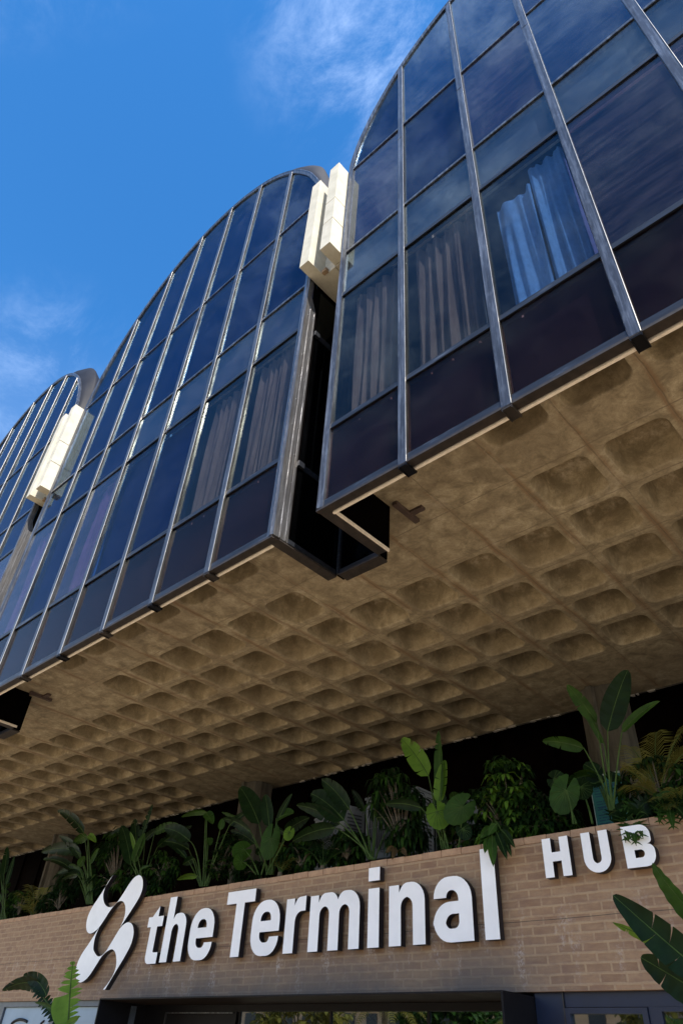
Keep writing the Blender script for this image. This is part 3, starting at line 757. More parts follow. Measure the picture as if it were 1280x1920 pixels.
glyph('letter', [rpoly([(-4.90, 3.288), (-4.90, 3.162), (-4.772, 3.162), (-4.772, 3.040), (-4.885, 3.040), (-4.885, 2.735, .02), (-4.765, 2.735), (-4.765, 2.607), (-5.035, 2.607, .09), (-5.035, 3.040), (-5.12, 3.040), (-5.12, 3.162), (-5.035, 3.162)])], sg, 'white raised letter t, first of the lettering')
glyph('letter', g_h(-4.69, 3.376), sg, 'white raised letter h')
glyph('letter', g_e(-4.125), sg, 'white raised letter e beside the h')
glyph('letter', [[(-3.442, 3.333), (-3.442, 3.192), (-3.252, 3.192), (-3.252, ZB), (-3.095, ZB), (-3.095, 3.192), (-2.907, 3.192), (-2.907, 3.333)]], sg, 'white raised capital T')
glyph('letter', g_e(-2.915), sg, 'white raised letter e beside the capital T')
glyph('letter', [rpoly([(-2.333, XH), (-2.198, XH), (-2.198, 3.09), (-2.15, 3.172, .04), (-2.012, 3.18), (-2.012, 3.03), (-2.175, 3.025, .10), (-2.175, ZB), (-2.333, ZB)])], sg, 'white raised letter r')
glyph('letter', g_m(-1.938), sg, 'white raised letter m')
glyph('letter', [box_(-1.067, -.913, ZB, XH), box_(-1.07, -.911, 3.237, 3.368)], sg, 'white raised letter i with a square dot')
glyph('letter', g_n(-.780), sg, 'white raised letter n')
glyph('letter', [rpoly([(-.207, 2.998), (-.207, 3.183, .20), (.243, 3.183, .20), (.246, 2.622), (-.218, 2.618, .20), (-.218, 2.962, .20), (.088, 2.962), (.088, 3.062, .08), (-.054, 3.062, .08), (-.054, 2.998)]),
                 rpoly([(.089, 2.855), (-.068, 2.855, .085), (-.068, 2.732, .06), (.089, 2.732, .06)])], sg, 'white raised letter a')
glyph('letter', [box_(.367, .523, ZB, 3.388)], sg, 'white raised letter l, partly under a hanging leaf')
sg2 = thing('wall_sign', 'smaller white raised capitals spelling HUB near the top right of the brick wall', 'sign', (1.56, YW, 3.06))
HB, HT = 3.066, 3.393
glyph('letter', [[(1.05, HT), (1.05, HB), (1.137, HB), (1.137, 3.194), (1.224, 3.194), (1.224, HB), (1.311, HB), (1.311, HT), (1.224, HT), (1.224, 3.27), (1.137, 3.27), (1.137, HT)]], sg2, 'white raised capital H')
glyph('letter', [rpoly([(1.440, HT), (1.440, HB-.004, .12), (1.690, HB-.004, .12), (1.690, HT), (1.604, HT), (1.604, 3.135, .042), (1.525, 3.135, .042), (1.525, HT)])], sg2, 'white raised capital U')
glyph('letter', [rpoly([(1.815, HT), (1.815, HB), (2.075, HB, .09), (2.075, 3.235, .075), (2.02, 3.237, .0), (2.06, 3.25, .02), (2.06, HT, .085)]), rpoly([(1.902, 3.32), (1.975, 3.32, .026), (1.975, 3.268, .026), (1.902, 3.268)]), rpoly([(1.902, 3.198), (1.985, 3.198, .03), (1.985, 3.137, .03), (1.902, 3.137)])], sg2, 'white raised capital B')
em = thing('wall_emblem', 'white raised flame-like ribbon emblem at the left end of the sign, rising above the wall', 'emblem', (-6.1, YW, 2.34))
glyph('ribbon', [spline([(-6.338, 3.828, 1), (-6.43, 3.745), (-6.49, 3.655), (-6.497, 3.57), (-6.455, 3.49), (-6.37, 3.415), (-6.24, 3.372), (-6.13, 3.378), (-6.045, 3.425), (-5.93, 3.535), (-5.80, 3.675), (-5.70, 3.735), (-5.60, 3.745), (-5.50, 3.69), (-5.447, 3.575), (-5.46, 3.48), (-5.535, 3.375), (-5.66, 3.24), (-5.818, 3.078, 1), (-5.775, 3.16), (-5.762, 3.25), (-5.80, 3.35), (-5.88, 3.415), (-5.976, 3.433), (-6.07, 3.41), (-6.18, 3.33), (-6.386, 3.123), (-6.50, 3.065), (-6.617, 3.05), (-6.72, 3.09), (-6.785, 3.18), (-6.795, 3.29), (-6.74, 3.40), (-6.62, 3.525)])], em)
glyph('ribbon', [spline([(-6.385, 3.118, 1), (-6.43, 3.02), (-6.435, 2.93), (-6.405, 2.84), (-6.33, 2.785), (-6.24, 2.745), (-6.14, 2.75), (-6.06, 2.79), (-5.95, 2.91), (-5.81, 3.07), (-5.72, 3.12), (-5.62, 3.135), (-5.50, 3.09), (-5.432, 2.99), (-5.435, 2.87), (-5.52, 2.73), (-5.68, 2.54), (-5.85, 2.338, 1), (-5.90, 2.340, 1), (-5.80, 2.42), (-5.725, 2.51), (-5.70, 2.60), (-5.73, 2.69), (-5.80, 2.775), (-5.90, 2.815), (-6.0, 2.80), (-6.12, 2.745), (-6.24, 2.62), (-6.36, 2.50), (-6.46, 2.45), (-6.56, 2.435), (-6.68, 2.48), (-6.755, 2.58), (-6.76, 2.68), (-6.70, 2.79), (-6.58, 2.91)])], em)

# ================================================================== entrance, shop windows, doors
T_ = thing('entrance_portal', 'black steel entrance portal projecting under the brick wall', 'portal', (-2.3, 2.5, 0))
PX0, PX1 = -5.37, .715
MB().box(PX0, PX1, 2.50, 3.4, 2.198, 2.206).build('canopy_top', BLK, T_)
MB().box(PX0+.021, PX1-.021, 2.503, 3.2, 2.190, 2.197).build('canopy_soffit', BLKSOF, T_)
MB().box(PX0, PX0+.02, 2.50, 3.4, 0, 2.197).build('side_panel', BLK, T_)
MB().box(PX1-.02, PX1, 2.50, 3.4, 0, 2.197).build('side_panel', BLK, T_)
MB().box(PX0+.02, -3.45, 3.22, 3.3, 0, 2.189).build('header_panel', BLK, T_)
MB().box(-4.86, -4.84, 3.20, 3.219, 0, 2.11).box(-4.86, -3.5, 3.20, 3.219, 2.10, 2.112).build('edge_trim', ALU, T_)
MB().box(-3.45, PX1-.02, 3.22, 3.3, 2.122, 2.189).build('header_panel', BLK, T_)
for k, (a, b) in enumerate(((-3.40, -1.93), (-1.90, -.62), (-.59, PX1-.03))):
    D_ = thing('glass_door', ['clear glass door leaf at the left of the entrance', 'clear glass door leaf in the middle of the entrance', 'clear glass door leaf at the right of the entrance'][k], 'door', ((a+b)/2, 3.26, 0), 'glass leaves of the entrance')
    MB().box(a, b, 3.255, 3.265, .03, 2.120).build('pane', G_DOOR, D_)
    MB().box(a-.028, a-.002, 3.24, 3.28, 0, 2.121).build('frame', BLK, D_)
T_ = thing('door_set', 'navy framed glazed doors to the right of the entrance portal', 'door', (2.3, 3.0, 0))
m = MB().box(.72, .99, 3.0, 3.08, 0, WB-.002).box(.99, 4.2, 3.0, 3.08, 2.13, WB-.002).box(1.70, 1.80, 3.0, 3.08, 0, 2.129).box(3.0, 3.1, 3.0, 3.08, 0, 2.129)
m.box(.99, 1.04, 2.985, 3.06, 0, 2.125).box(1.65, 1.695, 2.985, 3.06, 0, 2.125).box(1.0401, 1.6499, 2.985, 3.06, 2.085, 2.125).box(1.8001, 2.99, 2.99, 3.06, 2.10, 2.128)
m.build('frame', NAVY, T_)
MB().box(1.041, 1.649, 3.02, 3.03, .1, 2.084).box(1.81, 2.99, 3.02, 3.03, .1, 2.099).box(3.11, 4.19, 3.02, 3.03, .1, 2.129).build('pane', G_DOOR, T_)
MB().box(.985, .997, 2.983, 2.999, 0, WB-.004).build('sealant_bead', ALUB, T_)
T_ = thing('shop_window', 'grey framed shop window with pale blue panes left of the entrance', 'window', (-8, 3.0, 0))
GREYF = simple('grey_blue_frame', (.05,.065,.09), .45); PALEB = simple('pale_blue_pane', (.32,.42,.50), .7, var=.08, scale=2)
m = MB().box(-16.2, -5.38, 2.985, 3.05, 2.165, WB-.002)
for x in (-16.2, -14.2, -12.2, -10.8, -9.12, -7.42, -5.45): m.box(x, x+.14, 2.985, 3.05, 0, 2.164)
m.build('frame', GREYF, T_)
for a, b in ((-14.05, -12.21), (-12.05, -10.81), (-10.65, -9.13), (-8.97, -7.43), (-7.27, -5.46)): MB().box(a, b, 3.02, 3.03, .1, 2.16).build('pale_pane', PALEB, T_)  # opaque pale blue panes filling the frame
m = MB()
def stroke(pts, r=.018): m.tube(bez(*pts, 9), r, n=6)
stroke(((-8.60, 3.012, 1.965), (-8.40, 3.012, 2.04), (-8.13, 3.012, 1.975)), .02)
stroke(((-8.60, 3.012, 1.965), (-8.70, 3.012, 1.85), (-8.4, 3.012, 1.80)), .02)
stroke(((-7.78, 3.012, 1.80), (-7.75, 3.012, 1.96), (-7.62, 3.012, 1.99)), .015)
m.build('lettering', BLK, T_)
T_ = tag(MB().box(-16.2, 4.2, 5.5, 5.6, 0, 3.0).build('lobby_back_wall', BLK), 'dark back wall of the entrance lobby behind the glass doors', 'wall')

# ================================================================== air conditioning units
def ac(label, x0, y0, z0, rz, w_=.92, h_=.80):
    T_ = thing('air_conditioner', label, 'air conditioner', (x0, y0, z0), 'air conditioning units on the terrace'); T_.rotation_euler.z = rz
    def loc(mb, name, mt):
        o = mb.build(name, mt); o.parent = T_; return o
    loc(MB().box(0, w_, 0, .34, 0, h_), 'casing', ACW)
    m = MB(); cxx, czz, R_ = w_*.42, h_*.5, h_*.42
    n = 40
    ring = lambda r, y: [(cxx + r*math.cos(2*PI*i/n), y, czz + r*math.sin(2*PI*i/n)) for i in range(n)]
    m.strip([ring(R_, -.002), ring(R_, -.03), ring(R_-.02, -.032), ring(R_-.02, -.004)], True)
    loc(m, 'fan_ring', ACW)
    m = MB(); m.add(ring(R_-.02, -.006), [list(range(n))[::-1]])
    loc(m, 'fan_opening', ACD)
    m = MB()
    for i in range(-9, 10):
        x = i*.034; hgt = math.sqrt(max(0, (R_-.02)**2 - x*x))
        if hgt > .02: m.box(cxx+x-.003, cxx+x+.003, -.024, -.018, czz-hgt, czz+hgt)
    m.box(cxx-R_+.02, cxx+R_-.02, -.019, -.013, czz-.004, czz+.004)
    loc(m, 'grille', ACW)
    m = MB()
    for i in range(14): m.box(w_+.001, w_+.008, .05, .29, .08+i*.048, .10+i*.048)
    loc(m, 'louvre_panel', ACD)
    loc(MB().box(-.02, w_+.02, -.01, .35, h_+.001, h_+.03), 'top_cover', ACW)
p = at(686, 1596, 4.3)
ac('round-fan air conditioner standing behind the drooping bush', p.x-.02, 4.3, 4.0-.12, 0)
p = at(560, 1600, 4.3)
ac('air conditioner half hidden by the banana leaves, left of the round-fan one', p.x+.1, 4.5, 3.82, math.radians(-18))
ac('air conditioner whose pale corner shows between bush and tall leaf stems', at(765, 1600, 4.6).x, 4.95, 3.83, math.radians(6))
for k in range(3):
    pass
T_ = thing('support_frame', 'low steel stand carrying the air conditioners behind the planter', 'stand', (-2.5, 4.6, 3.15))
for a in (-4.2, -3.3, -2.5, -1.7, -.9): MB().box(a, a+.05, 4.3, 4.9, 3.15, 3.80).build('leg', ACD, T_)
MB().box(-4.4, -.7, 4.25, 5.0, 3.801, 3.82).build('shelf', ACD, T_)
#==SPLIT3==
# ================================================================== plants
VIEW = lambda p: (Vector(p) - CAM).normalized()
def blade(m, path, width, roll=0.0, fold=.25, tears=0, rnd=random, shape='paddle', mat=0, droop=.0):
    """leaf blade along path (list of points); two halves with torn lobes; real 3-D sheet bent about its midrib"""
    n = len(path); ts = [i/(n-1) for i in range(n)]
    def wf(t):
        if shape == 'paddle': return max(0.0, (math.sin(PI*min(1, t**.62)))**.55) if 0 < t < 1 else .0
        if shape == 'lance': return max(0.0, math.sin(PI*t**.8))**.8 if 0 < t < 1 else 0
        return max(0.0, math.sin(PI*t))
    fr = []
    for i, p in enumerate(path):
        tg = (path[min(i+1, n-1)] - path[max(i-1, 0)]).normalized()
        sd_ = tg.cross(VIEW(p)).normalized(); nn = sd_.cross(tg).normalized()
        a = roll
        s2 = sd_*math.cos(a) + nn*math.sin(a); n2 = nn*math.cos(a) - sd_*math.sin(a)
        fr.append((p, tg, s2, n2))
    Lg = sum((path[i+1]-path[i]).length for i in range(n-1))
    for side in (1, -1):
        cuts = sorted(rnd.uniform(.1, .95) for _ in range(tears))
        for i in range(n-1):
            t0, t1 = ts[i], ts[i+1]
            c0 = any(t0 <= c < t1 for c in cuts); cprev = any(ts[i-1] <= c < t0 for c in cuts) if i else False
            quad = []
            for (tt, (p, tg, s_, nn), sh) in ((t0, fr[i], .5 if cprev else 0), (t1, fr[i+1], -.5 if c0 else 0)):
                wd = width*wf(tt); row = []
                for q in (0, .35, .7, 1.0):
                    f = fold*(q**1.2)
                    ripple = .03*width*math.sin(tt*40+side)*q
                    fwd = q*wd*.45 + sh*q*q*(Lg/(n-1))*1.7
                    row.append(p + s_*(side*wd*q*math.cos(f)) + nn*(-wd*q*math.sin(f)*.9 + ripple) + tg*fwd*.5 + Vector((0,0,-1))*droop*wd*q*q)
                quad.append(row)
            m.strip(quad, smooth=True, mat=mat)
    m.tube(path, max(.006, width*.045), .0025, n=5, mat=1)

class Plant:
    def __init__(s, name, label, cat, base, group=None):
        s.T = thing(name, label, cat, base, group); s.base = Vector(base)
def px_leaf(P, Y0, stem_px, start, tip, width, Y1=None, roll=0., mats=(LF_MID, LF_STEM), tears=4, sag=.08, fold=.3, bend=0, seed=0, shape='paddle', stem_r=.008, name='leaf', n=22, Y2=None):
    """a petiole from its foot to the blade, and the blade to its tip"""
    rn = random.Random(seed*13+5)
    Y1 = Y0 if Y1 is None else Y1; Y2 = Y1 if Y2 is None else Y2
    A = at(*stem_px, Y0); B = at(*start, Y1); C_ = at(*tip, Y2)
    m = MB()
    mid = (A+B)/2 + Vector((0, 0, 1))*sag*(B-A).length + (A-B).cross(VIEW(B)).normalized()*bend
    if (A-B).length > .02: m.tube(bez(A, mid, B, 12), stem_r*1.4, stem_r*.7, n=6, mat=1)
    bm_ = (B+C_)/2 + Vector((0, 0, 1))*.10*(C_-B).length
    blade(m, bez(B, bm_, C_, n), width, roll, fold, tears, rn, shape)
    o = m.build(name, list(mats), P.T); return o
def cluster(m, c, r, n, rn, size=.15, droop=.7, mat=0, wid=.26):
    """a whorl of drooping narrow leaves round a twig end"""
    a0 = rn.uniform(0, 6.28)
    for k in range(n):
        a = a0 + 2*PI*k/n + rn.uniform(-.3, .3); l = size*rn.uniform(.75, 1.2)
        d = Vector((math.cos(a), math.sin(a), rn.uniform(-.4, .35)-droop*.35)).normalized()
        e = c + d*l*.55; tip = e + (d + Vector((0, 0, -1))*droop*1.5).normalized()*l*.6
        s_ = d.cross(Vector((0, 0, 1))).normalized()*l*wid*.5; up = d.cross(s_).normalized()*l*.03
        q1 = c + d*l*.12
        pts = [q1, q1.lerp(e, .45)+s_*.85-up, e+s_*1.0-up, (e+tip)/2+s_*.7, tip, (e+tip)/2-s_*.7, e-s_*1.0-up, q1.lerp(e, .45)-s_*.85-up, q1.lerp(e, .5), e, (e+tip)/2]
        m.add(pts, [(0,1,8),(1,2,9,8),(2,3,10,9),(3,4,10),(0,8,7),(8,9,6,7),(9,10,5,6),(10,4,5)], True, mat)
def bush(name, label, cat, base, blobs, n, mats, seed, size=.15, droop=.7, leaves=7, wid=.28, group=None):
    """blobs: (centre, (rx, ry, rz)); twigs from the base carry leaf whorls"""
    rn = random.Random(seed); P = Plant(name, label, cat, base, group)
    tot = sum(b[1][0]*b[1][2] for b in blobs); mset = [MB() for _ in mats]; tw = MB()
    for c, (rx, ry, rz) in blobs:
        for i in range(max(4, int(n*rx*rz/tot))):
            while True:
                u = Vector((rn.uniform(-1, 1), rn.uniform(-1, 1), rn.uniform(-1, 1)))
                if .25 < u.length < 1: break
            p = Vector(c) + Vector((u.x*rx, u.y*ry, u.z*rz))
            if noise.noise(p*4.5 + Vector((seed, 0, 0))) < -.28: continue
            k = rn.choices(range(len(mats)), weights=[5, 3, 1][:len(mats)])[0]
            cluster(mset[k], p, .1, leaves, rn, size, droop, 0, wid)
            if i % 3 == 0: tw.tube(bez(base, (Vector(base)+p)/2 + Vector((0,0,.12)), p, 7), .012, .003, n=4)
    allm = MB()
    for k, q in enumerate(mset):
        allm.add(q.v, q.f, True, k)
    allm.build('foliage', list(mats), P.T); tw.build('stem', BARK, P.T)
    return P
def frond(m, path, lw, ll, rn, n=34, mat=0, up=.3):
    """pinnate palm frond: rachis with narrow leaflets on both sides"""
    for i in range(n):
        t_ = .12 + .86*i/(n-1); k = t_*(len(path)-1); a = int(min(k, len(path)-2)); f = k-a
        p = path[a].lerp(path[a+1], f); tg = (path[a+1]-path[a]).normalized()
        for side in (1, -1):
            s_ = tg.cross(Vector((0, 0, 1))).normalized()*side
            l = ll*math.sin(PI*min(1, .12+t_*.9))**.6*rn.uniform(.85, 1.1)
            d = (s_*.8 + tg*.55 + Vector((0, 0, up*rn.uniform(.3, 1)))).normalized()
            e1 = p + d*l*.55; e2 = e1 + (d + Vector((0, 0, -.7))).normalized()*l*.5; wv = tg*lw
            m.add([p-wv*.5, p+wv*.5, e1+wv*.6, e2, e1-wv*.6], [(0,1,2,4),(4,2,3)], False, mat)
    m.tube(path, .008, .002, n=5, mat=1)
def palm(name, label, base, tips, mats, seed, lw=.012, ll=.22, group=None, cat='palm', n=34):
    rn = random.Random(seed); P = Plant(name, label, cat, base, group)
    for tp in tips:
        b = Vector(base); tp = Vector(tp); midp = (b+tp)/2 + Vector((0, 0, .28*(tp-b).length))
        m = MB(); frond(m, bez(b, midp, tp, 12), lw, ll, rn, n); m.build('frond', list(mats), P.T)
    MB().tube([Vector(base)-Vector((0,0,.12)), Vector(base)+Vector((0,0,.03))], .05, .03, n=8).build('stem', BARK, P.T)
    return P
def round_leaf(P, stem_px, c_px, R_, Y0, Y1, mats, ang=0, tilt=.3, seed=0, stem_r=.009, ratio=1.25):
    """heart-shaped elephant-ear leaf with radial ribs"""
    A = at(*stem_px, Y0); Cc = at(*c_px, Y1); m = MB(); rn = random.Random(seed)
    vd = VIEW(Cc); sx = vd.cross(Vector((0, 0, 1))).normalized(); sy = sx.cross(vd).normalized()
    ux = (sx*math.cos(ang) + sy*math.sin(ang)); uy = (sy*math.cos(ang) - sx*math.sin(ang))
    uy = (uy*math.cos(tilt) + vd*math.sin(tilt)).normalized(); nn = ux.cross(uy).normalized()
    K = 40; rows = []
    for q in (0.0, .3, .6, .85, 1.0):
        row = []
        for k in range(K+1):
            a = PI*.5 + .16 + (2*PI-.32)*k/K
            rr = R_*(1 - .10*math.cos(a*2)) * (1.0 if math.sin(a) < .6 else 1.0)
            y = math.sin(a)*ratio; 
            ex = 1 + .03*math.sin(a*17)
            h = .10*q*q + .035*q*abs(math.sin(a*8))
            row.append(Cc + ux*(math.cos(a)*rr*q*ex) + uy*(y*rr*q*ex) - nn*(h*R_) + uy*R_*.25*(1-q))
        rows.append(row)
    m.strip(rows, smooth=False)
    for a in (-2.2, -1.9, -1.57, -1.2, -.9, -.3, .2, 2.9, -2.8):
        m.tube([rows[0][0] + vd*-.003, Cc + ux*math.cos(a)*R_*.9 + uy*math.sin(a)*ratio*R_*.9 - nn*.09*R_ - vd*.004], .004, .0015, n=4, mat=1)
    m.tube(bez(A, (A+rows[0][0])/2 + Vector((.02, 0, .1*(A-rows[0][0]).length)), rows[0][0], 10), stem_r*1.3, stem_r*.7, n=6, mat=1)
    m.build('leaf', list(mats), P.T)
def lobed(P, base, tip, width, mats, rn, lobes=6):
    """deeply cut split-leaf philodendron leaf"""
    b, tp = Vector(base), Vector(tip); m = MB()
    st = b.lerp(tp, .42) + Vector((0, 0, .10*(tp-b).length))
    m.tube(bez(b, (b+st)/2 + Vector((0,0,.05)), st, 8), .008, .005, n=5, mat=1)
    path = bez(st, (st+tp)/2 + Vector((0,0,.06)), tp, 10); m.tube(path, .005, .002, n=4, mat=1)
    for i in range(lobes):
        t_ = .04 + .84*i/(lobes-1); k = t_*9; a = int(min(k, 8)); p = path[a].lerp(path[a+1], k-a); tg = (path[a+1]-path[a]).normalized()
        for side in (1, -1):
            s_ = tg.cross(VIEW(p)).normalized()*side; l = width*(1-.62*t_)*rn.uniform(.85, 1.1)
            d = (s_*(1-.45*t_) + tg*(-.25+.95*t_)).normalized(); e = p + d*l; q = p + d*l*.55; wv = tg*l*.17
            z = Vector((0, 0, -.06*l))
            m.add([p-tg*l*.16, p+tg*l*.16, q+wv*.95, e+z+wv*.2, e+z*1.4, q-wv*.95, q+z*.2], [(0,1,2,6),(0,6,5),(6,2,3,4),(6,4,5)], True)
    blade(m, path, width*.22, 0, .15, 0, rn, 'lance')
    m.build('leaf', list(mats), P.T)

YP = 3.25
GS = 'bird-of-paradise plants in the wall-top planter'
def bird(label, base_px, leaves, Y=YP, name='bird_of_paradise_plant', seed=1):
    P = Plant(name, label, 'plant', at(*base_px, Y), GS)
    for i, lf in enumerate(leaves):
        start, tip, wd = lf[:3]; kw = lf[3] if len(lf) > 3 else {}
        px_leaf(P, Y, kw.pop('foot', (base_px[0] + (i*7) % 11 - 5, base_px[1])), start, tip, wd, seed=seed*7+i, **kw)
    rx = random.Random(seed*31+base_px[0])
    for i in range(5):
        a_ = rx.uniform(-1, 1); hgt = rx.uniform(45, 95); sx_ = base_px[0] + a_*34; sy_ = base_px[1] - hgt
        px_leaf(P, Y+.25, (base_px[0]+a_*8, base_px[1]), (sx_, sy_), (sx_ + a_*55 + rx.uniform(-12, 12), sy_ - rx.uniform(-18, 42)), rx.uniform(.05, .10), roll=rx.uniform(-.9, .9), mats=(LF_DARK, LF_STEM) if i else (LF_MID, LF_STEM), seed=seed*91+i, tears=rx.choice((2, 4, 6)))
    return P
DK = (LF_DARK, LF_STEM); MD = (LF_MID, LF_STEM); BR = (LF_BRI, LF_STEM)
# nearest column: tall big-leaved plant
bird('tall big-leaved plant in front of the column with the teal notice', (1148, 1520), [
    ((1118, 1355), (1062, 1284), .085, dict(mats=MD, roll=.5, tears=1, Y2=3.1)), ((1132, 1395), (1088, 1320), .05, dict(mats=MD, roll=.9, tears=0)),
    ((1138, 1372), (1176, 1256), .125, dict(mats=DK, tears=0, fold=.15)), ((1094, 1403), (1016, 1390), .075, dict(mats=MD, roll=.35, tears=2)),
    ((1165, 1372), (1236, 1315), .055, dict(mats=MD, roll=.7, tears=0, Y2=3.0))], seed=2)
# right of centre
bird('two-leaved plant with one pale torn leaf and one upright leaf, over the letters in', (833, 1592), [
    ((803, 1455), (752, 1385), .125, dict(mats=BR, roll=.25, tears=3, fold=.2)), ((826, 1500), (822, 1370), .085, dict(mats=MD, roll=.85, tears=2)),
    ((822, 1506), (834, 1425), .085, dict(mats=BR, roll=.5, tears=3)), ((790, 1515), (722, 1508), .07, dict(mats=DK, roll=.3, tears=0))], seed=3)
bird('wide plant with broad dark torn leaves leaning left, above the letters mi', (697, 1612), [
    ((645, 1538), (583, 1488), .16, dict(mats=DK, tears=4, fold=.15)), ((638, 1545), (556, 1510), .10, dict(mats=DK, roll=.5, tears=3)),
    ((655, 1518), (603, 1462), .12, dict(mats=DK, roll=.3, tears=3)), ((628, 1552), (548, 1578), .10, dict(mats=DK, roll=.2, tears=1))], seed=4)
bird('dark upright plant beside the middle column, behind the elephant ears', (505, 1640), [
    ((486, 1545), (450, 1476), .15, dict(mats=DK, tears=0, fold=.15)), ((505, 1550), (497, 1490), .10, dict(mats=DK, roll=.4, tears=0)),
    ((520, 1540), (548, 1488), .05, dict(mats=DK, roll=.6, tears=0)), ((518, 1535), (550, 1525), .10, dict(mats=MD, roll=.9, tears=1)), ((470, 1560), (418, 1535), .08, dict(mats=DK, roll=.6, tears=1))], seed=5)
bird('thin-stalked plant with small drooping leaf heads above the letters the', (383, 1662), [
    ((356, 1577), (308, 1553), .115, dict(mats=DK, tears=0, fold=.2, sag=.28)), ((388, 1523), (340, 1532), .055, dict(mats=MD, roll=.6, tears=1, sag=.02)),
    ((386, 1524), (399, 1545), .08, dict(mats=MD, roll=.3, tears=1, sag=.0)), ((413, 1556), (418, 1535), .05, dict(mats=MD, tears=0)), ((430, 1548), (470, 1520), .05, dict(mats=DK, roll=.4, tears=0)),
    ((370, 1642), (332, 1650), .05, dict(mats=BR, roll=.6, tears=0, sag=.3))], seed=6)
bird('tall plant with a curled torn top leaf just above the emblem', (262, 1650), [
    ((252, 1612), (287, 1508), .07, dict(mats=DK, roll=.7, tears=6)), ((250, 1618), (272, 1562), .075, dict(mats=MD, roll=.2, tears=0)),
    ((246, 1622), (228, 1548), .12, dict(mats=DK, tears=1, fold=.15)), ((256, 1600), (244, 1560), .05, dict(mats=BR, roll=.8, tears=0)), ((262, 1632), (285, 1624), .03, dict(mats=MD, roll=.9, tears=0))], seed=7)
bird('bushy plant with a pale broad leaf, left of the emblem', (170, 1695), [
    ((165, 1568), (138, 1582), .09, dict(mats=MD, roll=.2, tears=2, sag=.02)), ((166, 1566), (180, 1580), .06, dict(mats=BR, roll=.2, tears=1, sag=.02)),
    ((158, 1562), (108, 1520), .10, dict(mats=DK, roll=.3, tears=4)), ((150, 1600), (78, 1598), .12, dict(mats=DK, tears=3)), ((152, 1610), (112, 1568), .08, dict(mats=DK, roll=.4, tears=3)),
    ((148, 1625), (160, 1606), .07, dict(mats=MD, roll=.3, tears=3)), ((170, 1620), (186, 1590), .05, dict(mats=MD, roll=.7, tears=1)), ((146, 1640), (118, 1648), .06, dict(mats=DK, roll=.4, tears=2))], seed=8)
bird('plant cut by the left edge of the picture, pale stalks', (8, 1728), [
    ((8, 1640), (14, 1588), .075, dict(mats=DK, roll=.3, tears=2)), ((4, 1655), (-16, 1600), .07, dict(mats=DK, tears=2)), ((12, 1660), (28, 1605), .05, dict(mats=DK, roll=.4, tears=1)), ((2, 1690), (-20, 1670), .06, dict(mats=MD, tears=1))], seed=9)
DRY = leafmat('dry_brown_leaf', (.05,.032,.014), (.13,.085,.035), .2, .6)
P = Plant('dry_leaf_spray', 'withered brown leaves drooping over the coping between the letters mi and the pale torn leaf', 'plant', at(745, 1598, 3.2))
for i, (a_, b_) in enumerate((((742, 1590), (735, 1612)), ((752, 1592), (762, 1606)), ((738, 1588), (722, 1600)))): px_leaf(P, 3.15, (745, 1598), a_, b_, .03, Y1=3.05, Y2=2.9, mats=(DRY, DRY), tears=1, shape='lance', seed=40+i, stem_r=.004, n=12)
# elephant ears
GE = 'elephant-ear plants in the wall-top planter'
P = Plant('elephant_ear_plant', 'elephant-ear plant with one tall bright leaf, above the letters Te', 'plant', at(490, 1645, 3.2), GE)
round_leaf(P, (490, 1640), (507, 1577), .135, 3.2, 3.12, MD, ang=-.15, tilt=.2, ratio=1.55, seed=1)
round_leaf(P, (485, 1640), (455, 1594), .13, 3.2, 3.12, (LF_MID, LF_STEM), ang=-1.2, tilt=.7, seed=2)
round_leaf(P, (480, 1640), (452, 1616), .11, 3.2, 3.05, MD, ang=-1.3, tilt=.9, seed=3)
round_leaf(P, (500, 1640), (542, 1562), .075, 3.2, 3.15, (LF_BRI, LF_STEM), ang=-.4, tilt=.5, seed=4)
P = Plant('elephant_ear_plant', 'elephant-ear plant with two round leaves close together, right of the two-leaved plant', 'plant', at(852, 1600, 3.15), GE)
round_leaf(P, (842, 1600), (820, 1526), .145, 3.15, 3.1, BR, ang=.25, tilt=.75, seed=5)
round_leaf(P, (858, 1602), (862, 1516), .15, 3.15, 3.05, MD, ang=-.9, tilt=.35, seed=6)
round_leaf(P, (855, 1602), (868, 1556), .09, 3.15, 3.1, DK, ang=.6, tilt=.7, seed=7)
P = Plant('elephant_ear_plant', 'elephant-ear plant with a single fan-like leaf, just left of the teal notice', 'plant', at(1072, 1545, 3.2), GE)
round_leaf(P, (1074, 1545), (1058, 1488), .15, 3.2, 3.15, MD, ang=-.5, tilt=.3, seed=8)
round_leaf(P, (1080, 1545), (1040, 1462), .11, 3.2, 3.3, DK, ang=1.2, tilt=.9, seed=9)
round_leaf(P, (1110, 1545), (1090, 1478), .11, 3.2, 3.3, DK, ang=.6, tilt=.9, seed=10)
